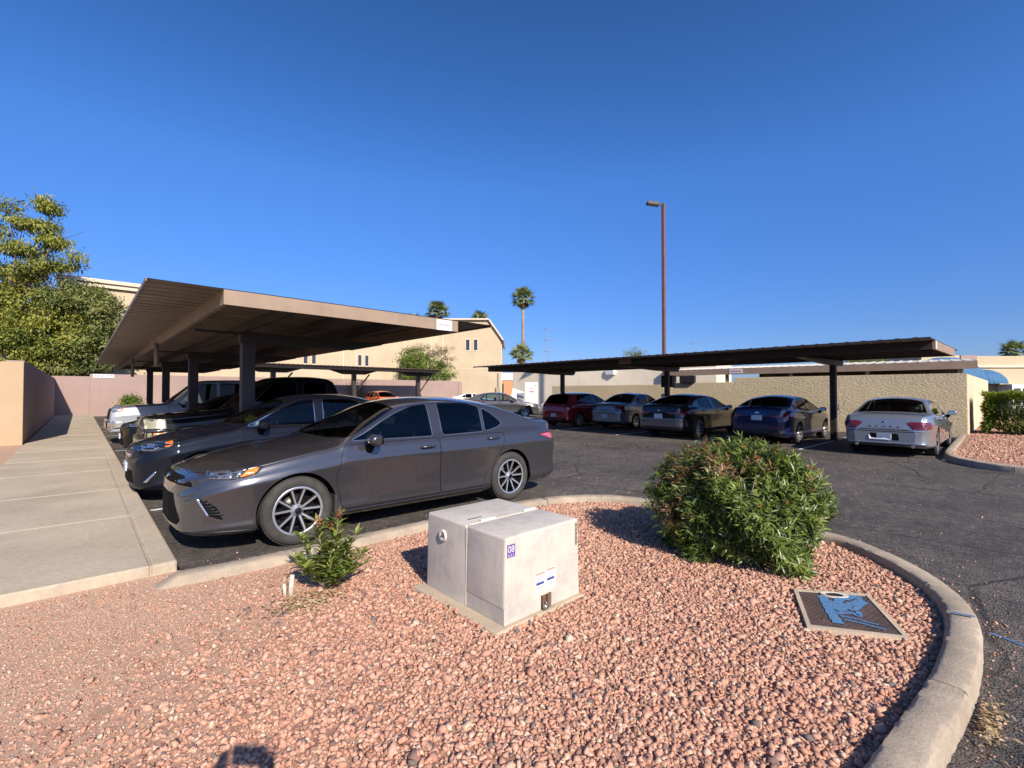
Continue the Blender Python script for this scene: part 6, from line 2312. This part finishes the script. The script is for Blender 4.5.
def limbs(t, root, tops, r0, mat, parent_name='trunk', wig=.25, split=.38):
    mb = MB()
    root = Vector(root)
    fork = root.lerp(sum((Vector(p) for p in tops), Vector((0, 0, 0))) / len(tops), split)
    mb.tube([root - Vector((0, 0, .2)), root.lerp(fork, .5) + Vector((.06, .04, 0)), fork], [r0, r0 * .85, r0 * .75], 9)
    for p in tops:
        p = Vector(p)
        m = fork.lerp(p, .5) + Vector(rng.normal(size=3) * wig)
        mb.tube([fork, fork.lerp(m, .5) + Vector(rng.normal(size=3) * wig * .3), m, p], [r0 * .55, r0 * .42, r0 * .28, r0 * .06], 7)
        for q in range(3):
            e = m.lerp(p, rng.uniform(.1, .8))
            mb.tube([e, e + Vector(rng.normal(size=3) * wig * 3.2) + Vector((0, 0, .3))], [r0 * .16, r0 * .03], 5)
    return mb.build(parent_name, mat, t)


m_bark = plain('bark', (.13, .095, .07), .9, var=.35, vscale=7, bump=.5, bscale=18)
m_leafy = leafmat('yellow_green_leaf', [(0, (.050, .075, .018)), (.30, (.155, .185, .034)), (.60, (.28, .285, .054)), (.85, (.34, .33, .065)), (1, (.38, .33, .08))], .30, .55, .3)
m_leafo = leafmat('olive_leaf', [(0, (.050, .070, .022)), (.4, (.15, .18, .052)), (.75, (.25, .265, .08)), (1, (.30, .28, .11))], .28, .55, .3)
m_leafg = leafmat('bright_green_leaf', [(0, (.050, .090, .016)), (.5, (.145, .215, .034)), (1, (.28, .33, .07))], .3, .5, .3)
m_leafb = leafmat('brownish_leaf', [(0, (.10, .075, .04)), (.5, (.19, .14, .08)), (1, (.22, .19, .09))], .3, .6, .2)


def W(px, py, d):
    """the point seen at a pixel of the photograph at that depth, as a real position"""
    v = camo.matrix_world.to_3x3() @ Vector(((px - 512) / FOC, (384 - py) / FOC, -1)) * d
    return v + Vector((0, 0, EYE))


g0 = gpt(12, 30)
t = thing('leafy_tree', 'tall yellow-green tree with a loose feathery top at the left edge, behind the boundary wall', 'tree', g0)
loc = lambda v: np.array(v - g0)
B = []
for px, py, rx, rz, wgt in [(10, 345, 3.2, 2.6, 3), (52, 335, 2.8, 2.2, 3), (-25, 320, 3.2, 3, 2), (30, 300, 2.6, 1.6, 2.2), (80, 345, 1.8, 1.6, 1.2), (-8, 283, 2.2, 1.2, 1.2), (40, 368, 3.5, 1.2, 2)]:
    B.append((loc(W(px, py, 30 + rng.uniform(-.7, .7))), (rx * .84, 1.6, rz * .84), wgt))
clumps_tree(t, B, 520, 74, .21, .095, m_leafy, .30, .45)
S_ = []
for px, py, rx, rz, wgt in [(50, 205, .75, .5, 1.2), (24, 222, .8, .5, 1), (40, 226, 1.2, .4, 1.4), (8, 205, .7, .5, .8), (-10, 225, 1.4, .9, 1), (55, 240, 1.0, .35, 1), (5, 245, 1.3, .6, 1.4), (30, 250, 1.3, .45, 1.2), (62, 265, 1.2, .35, 1.1), (75, 258, .6, .3, .6), (38, 266, 1.1, .4, 1), (0, 270, 1.6, .6, 1.6), (30, 272, 1.2, .5, 1.4)]:
    S_.append((loc(W(px, py, 30 + rng.uniform(-.7, .7))), (rx * .72, .8, rz * .8), wgt))
o, _ = clumps_tree(t, S_, 250, 34, .30, .085, m_leafy, .26, .1, droop=.9)
o.name = 'sparse_top'
limbs(t, (0, 0, 0), [b[0] for b in S_] + [b[0] for b in B[:5]], .20, m_bark, wig=.4)
g0 = gpt(90, 31)
t = thing('leafy_tree', 'rounder olive-green tree just left of the carport roof, behind the boundary wall', 'tree', g0)
loc2 = lambda v: np.array(v - g0)
B = [(loc2(W(px, py, 31 + rng.uniform(-.5, .5))), (rx * .72, 1.6, rz * .75), wg) for px, py, rx, rz, wg in [(82, 300, 2.4, 1.6, 2), (98, 312, 1.7, 1.8, 2), (70, 318, 2.4, 2.0, 2), (95, 345, 2.0, 2.2, 2), (80, 362, 2.6, 1.6, 2), (60, 300, 1.6, 1.2, 1)]]
clumps_tree(t, B, 330, 74, .20, .09, m_leafo, .27, .45)
limbs(t, (0, 0, 0), [b[0] for b in B], .26, m_bark)
g0 = gpt(428, 49)
t = thing('courtyard_tree', 'small tree, green below and brown on top, behind the end of the distant carport', 'tree', g0)
loc3 = lambda v: np.array(v - g0)
B = [(loc3(W(px, py, 49)), (rx, 1.5, rz), wg) for px, py, rx, rz, wg in [(415, 358, 1.3, 1.0, 2), (428, 366, 1.8, 1.0, 2.4), (442, 372, 1.2, .9, 1.4), (410, 372, 1.0, .8, 1), (436, 380, 1.4, .8, 1)]]
clumps_tree(t, B, 260, 40, .20, .085, m_leafg, .26, .3)
B2 = [(loc3(W(px, py, 49)), (rx, 1.2, rz), wg) for px, py, rx, rz, wg in [(437, 352, 1.2, .6, 2), (448, 350, .8, .6, 1), (420, 347, .8, .4, 1), (446, 362, .9, .6, 1)]]
o, _ = clumps_tree(t, B2, 80, 20, .18, .06, m_leafb, .2, .2)
o.name = 'dry_crown'
limbs(t, (0, 0, 0), [b[0] for b in B + B2], .14, m_bark)
g0 = gpt(634, 45)
t = thing('hidden_tree', 'small treetop peeking over the middle of the right-hand carport roof', 'tree', g0)
B = [(np.array(W(634, 354, 45) - g0), (.9, .9, .5), 1), (np.array(W(634, 362, 45) - g0), (1.4, 1, 1.0), 2)]
clumps_tree(t, B, 50, 26, .18, .07, m_leafo, .2, .3)
limbs(t, (0, 0, 0), [b[0] for b in B], .12, m_bark)
g0 = gpt(858, 45)
t = thing('hidden_tree', 'low yellow-green treetop in the gap under the right-hand carport roof', 'tree', g0)
B = [(np.array(W(px, 363, 45) - g0), (1.6, 1, 1.0), 1) for px in (845, 860, 874)]
clumps_tree(t, B, 120, 30, .18, .07, m_leafy, .26, .3)
limbs(t, (0, 0, 0), [b[0] for b in B], .12, m_bark)


# palms
m_frond = leafmat('palm_frond', [(0, (.070, .100, .035)), (.5, (.18, .22, .08)), (1, (.34, .36, .17))], .2, .5, .35)
m_skirt = leafmat('dead_frond', [(0, (.14, .09, .05)), (1, (.30, .21, .12))], .1, .8, .1)
m_ptrunk = plain('palm_trunk', (.30, .215, .15), .9, var=.35, vscale=4, bump=.4, bscale=12)


def palm(px, dep, zc, size, label, r0=.26, nf=36, lean=0.0, dead=16):
    g = gpt(px, dep)
    t = thing('fan_palm', label, 'palm tree', g, rng.uniform(0, 6), 'fan palms beyond the lot')
    mb = MB()
    mb.tube([(0, 0, -.2), (0, 0, .8), (lean * .3, 0, zc * .4), (lean * .8, 0, zc * .75), (lean, 0, zc)], [r0 * 1.5, r0 * 1.1, r0 * .9, r0 * .72, r0 * .68], 10)
    mb.build('trunk', m_ptrunk, t)
    def fans(nf, elev, sz, mat, name):
        BP, BD, BN, BL, BW, BV = [], [], [], [], [], []
        st = MB()
        for k in range(nf):
            a = 2.399 * k + rng.normal() * .2
            e = elev(k / max(1, nf - 1)) + rng.normal() * .10
            d = Vector((math.cos(a) * math.cos(e), math.sin(a) * math.cos(e), math.sin(e)))
            L = sz * rng.uniform(.85, 1.1)
            c0 = Vector((lean, 0, zc - .1))
            pb = c0 + d * L * .5 + Vector((0, 0, -.04 * L))
            st.tube([c0, pb], [.03 * size, .02 * size], 4)
            s = d.cross(Vector((0, 0, 1))).normalized()
            for q in range(13):
                f_ = (q - 6) / 6
                b = d * math.cos(f_ * 1.35) + s * math.sin(f_ * 1.35)
                BP.append(pb); BD.append(b + Vector((0, 0, -.12 - .25 * abs(f_)))); BN.append(s.cross(d))
                BL.append(L * .56 * (1 - .25 * abs(f_))); BW.append(L * .085); BV.append(np.clip(.5 + .3 * math.sin(e) + rng.normal() * .18, 0, 1))
        V, T, VV = leaves(np.array(BP), np.array(BD), np.array(BN), np.array(BL), np.array(BW), .12, .28, np.array(BV))
        link(name, npmesh(name, V, T, False, VV), mat, t)
        st.build(name + '_stalks', mat, t)
    fans(nf, lambda u: R(78) - u * R(100), size, m_frond, 'crown')
    if dead: fans(dead, lambda u: R(-40) - u * R(42), size * .72, m_skirt, 'dead_skirt')


palm(523, 70, 15.6, 2.15, 'tallest fan palm, its crown high over a bare trunk right of the apartment block', .28)
palm(521, 62, 6.6, 1.85, 'short fan palm with drooping fronds at the foot of the tallest palm', .30, 30, 0, 10)
palm(438, 85, 16.2, 2.6, 'full-crowned fan palm rising behind the roof of the apartment block', .3)
palm(480, 95, 16.2, 2.4, 'fan palm top just clearing the chamfered corner of the end block', .3, 26)
palm(413, 92, 15.2, 2.4, 'faint palm tip just above the far edge of the left carport roof', .3, 26)
palm(1014, 85, 8.9, 2.6, 'dark palm crown over the roof of the awning shopfront', .3, 30)

# hedge and low shrub
t = thing('trimmed_hedge', 'flat-topped olive-green hedge beside the end of the cream block wall', 'hedge', gpt(1021, 15.8) + Vector((0, 0, .1)))
n = 12000
q = rng.uniform(-1, 1, (n, 3))
f_ = rng.integers(0, 5, n)
for i in range(n):
    k = f_[i]
    if k == 0 or k == 4: q[i, 2] = 1
    elif k == 1: q[i, 0] = -1
    elif k == 2: q[i, 1] = 1
    else: q[i, 1] = -1
q *= 1 - rng.random((n, 1)) ** 2 * .25
Pq = q * np.array([.80, .80, .60]) * (1 + .05 * np.sin(q * 7).sum(1, keepdims=True)) + np.array([0, 0, .70])
D = q * .6 + unit(n) * .8 + np.array([0, 0, .5])
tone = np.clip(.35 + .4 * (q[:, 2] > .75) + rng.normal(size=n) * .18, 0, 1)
V, T, VV = leaves(Pq, D, np.tile([0, 0, 1.0], (n, 1)) + rng.normal(size=(n, 3)) * .3, rng.uniform(.09, .17, n), rng.uniform(.035, .06, n), .2, .2, tone)
link('foliage', npmesh('foliage', V, T, False, VV), m_leafg, t)
mb = MB()
for k in range(40):
    x, y = rng.uniform(-.6, .6), rng.uniform(-.7, .7)
    mb.tube([(x * .5, y * .6, -.1), (x * .8, y * .9, .5), (x, y, 1.0)], [.02, .014, .006], 5)
mb.build('stems', m_stem, t)
t = thing('wall_shrub', 'small dark green shrub in front of the pink boundary wall, above the white truck hood', 'shrub', (2.4, 38.3, 0))
B = [(np.array((0, 0, .8)), (.5, .4, .55), 1)]
clumps_tree(t, B, 70, 26, .14, .06, m_leafg, .14, .4)
mb = MB()
for k in range(8): mb.tube([(0, 0, -.05), (rng.normal() * .3, rng.normal() * .2, .9)], [.02, .008], 5)
mb.build('stems', m_stem, t)
t = thing('bare_shrub', 'dark twiggy shrub against the pink boundary wall under the distant carport', 'shrub', (17.6, 38.8, 0))
B = [(np.array((0, 0, 1.7)), (.8, .4, 1.0), 1)]
clumps_tree(t, B, 40, 16, .14, .05, m_leafb, .16, .2)
mb = MB()
for k in range(14): mb.tube([(0, 0, -.05), (rng.normal() * .3, rng.normal() * .15, 1.2), (rng.normal() * .6, rng.normal() * .2, 2.4)], [.03, .015, .005], 5)
mb.build('stems', m_stem, t)

# ------------------------------------------------------------ the photographer, standing where the picture is taken; only the shadow of the phone falls into view
pp = thing('person', 'photographer seen only as the dark boxy shadow at the bottom of the gravel', 'person', (0, 0, GZ), math.atan2(f0.y, f0.x) - math.pi / 2)
J = {'pelvis': (0, -.60, .88), 'waist': (0, -.60, 1.02), 'chest': (0, -.59, 1.20), 'neck': (0, -.58, 1.34), 'jaw': (0, -.56, 1.42), 'head': (0, -.555, 1.50),
     'crown': (0, -.56, 1.555)}
sk_v, sk_e, sk_r = [], [], []
def jn(p, r, prev=None):
    sk_v.append(p); sk_r.append(r)
    if prev is not None: sk_e.append((prev, len(sk_v) - 1))
    return len(sk_v) - 1
a = jn(J['pelvis'], .13)
b = jn(J['waist'], .115, a); c = jn(J['chest'], .13, b); d = jn(J['neck'], .05, c); e = jn(J['jaw'], .065, d); f = jn(J['head'], .085, e); jn(J['crown'], .06, f)
for s in (-1, 1):
    q = jn((s * .10, -.60, .80), .085, a); q = jn((s * .11, -.58, .45), .055, q); q = jn((s * .11, -.61, .08), .04, q); jn((s * .12, -.50, .02), .035, q)
    q = jn((s * .18, -.58, 1.27), .055, c); q = jn((s * .25, -.42, 1.12), .042, q); q = jn((s * .135, -.14, 1.36), .030, q); q = jn((s * .098, -.075, 1.425), .026, q)
    for k, (dx, dz) in enumerate(((0, .03), (-.004, .012), (-.004, -.006), (0, -.022))):
        m = jn((s * (.104 + dx), -.038, 1.435 + dz), .010, q); jn((s * (.086 + dx), -.016, 1.437 + dz), .008, m)
    m = jn((s * .080, -.085, 1.435), .011, q); jn((s * .060, -.064, 1.44), .009, m)
me = bpy.data.meshes.new('body')
me.from_pydata(sk_v, sk_e, [])
bo_ = bpy.data.objects.new('body_tmp', me)
COL.objects.link(bo_)
md = bo_.modifiers.new('skin', 'SKIN')
for i, r_ in enumerate(sk_r): me.skin_vertices[0].data[i].radius = (r_ * (1.35 if i < 3 else 1), r_)
me.skin_vertices[0].data[0].use_root = True
bo_.modifiers.new('sub', 'SUBSURF').levels = 1
dg = bpy.context.evaluated_depsgraph_get()
me2 = bpy.data.meshes.new_from_object(bo_.evaluated_get(dg))
bpy.data.objects.remove(bo_)
me2.shade_smooth()
me2.materials.clear()
link('body', me2, plain('skin_and_clothes', (.20, .17, .16), .8), pp)
ph = thing('phone', 'dark phone held up to take the picture, seen only by its shadow', 'phone', (0, 0, EYE), math.atan2(f0.y, f0.x) - math.pi / 2)
MB().box((-.074, -.020, -.050), (.074, -.011, .030), 0, .003).build('phone_body', m_black, ph)
MB().box((-.012, -.011, -.010), (.012, -.009, .010), 0, .001).build('phone_lens', m_dark, ph)
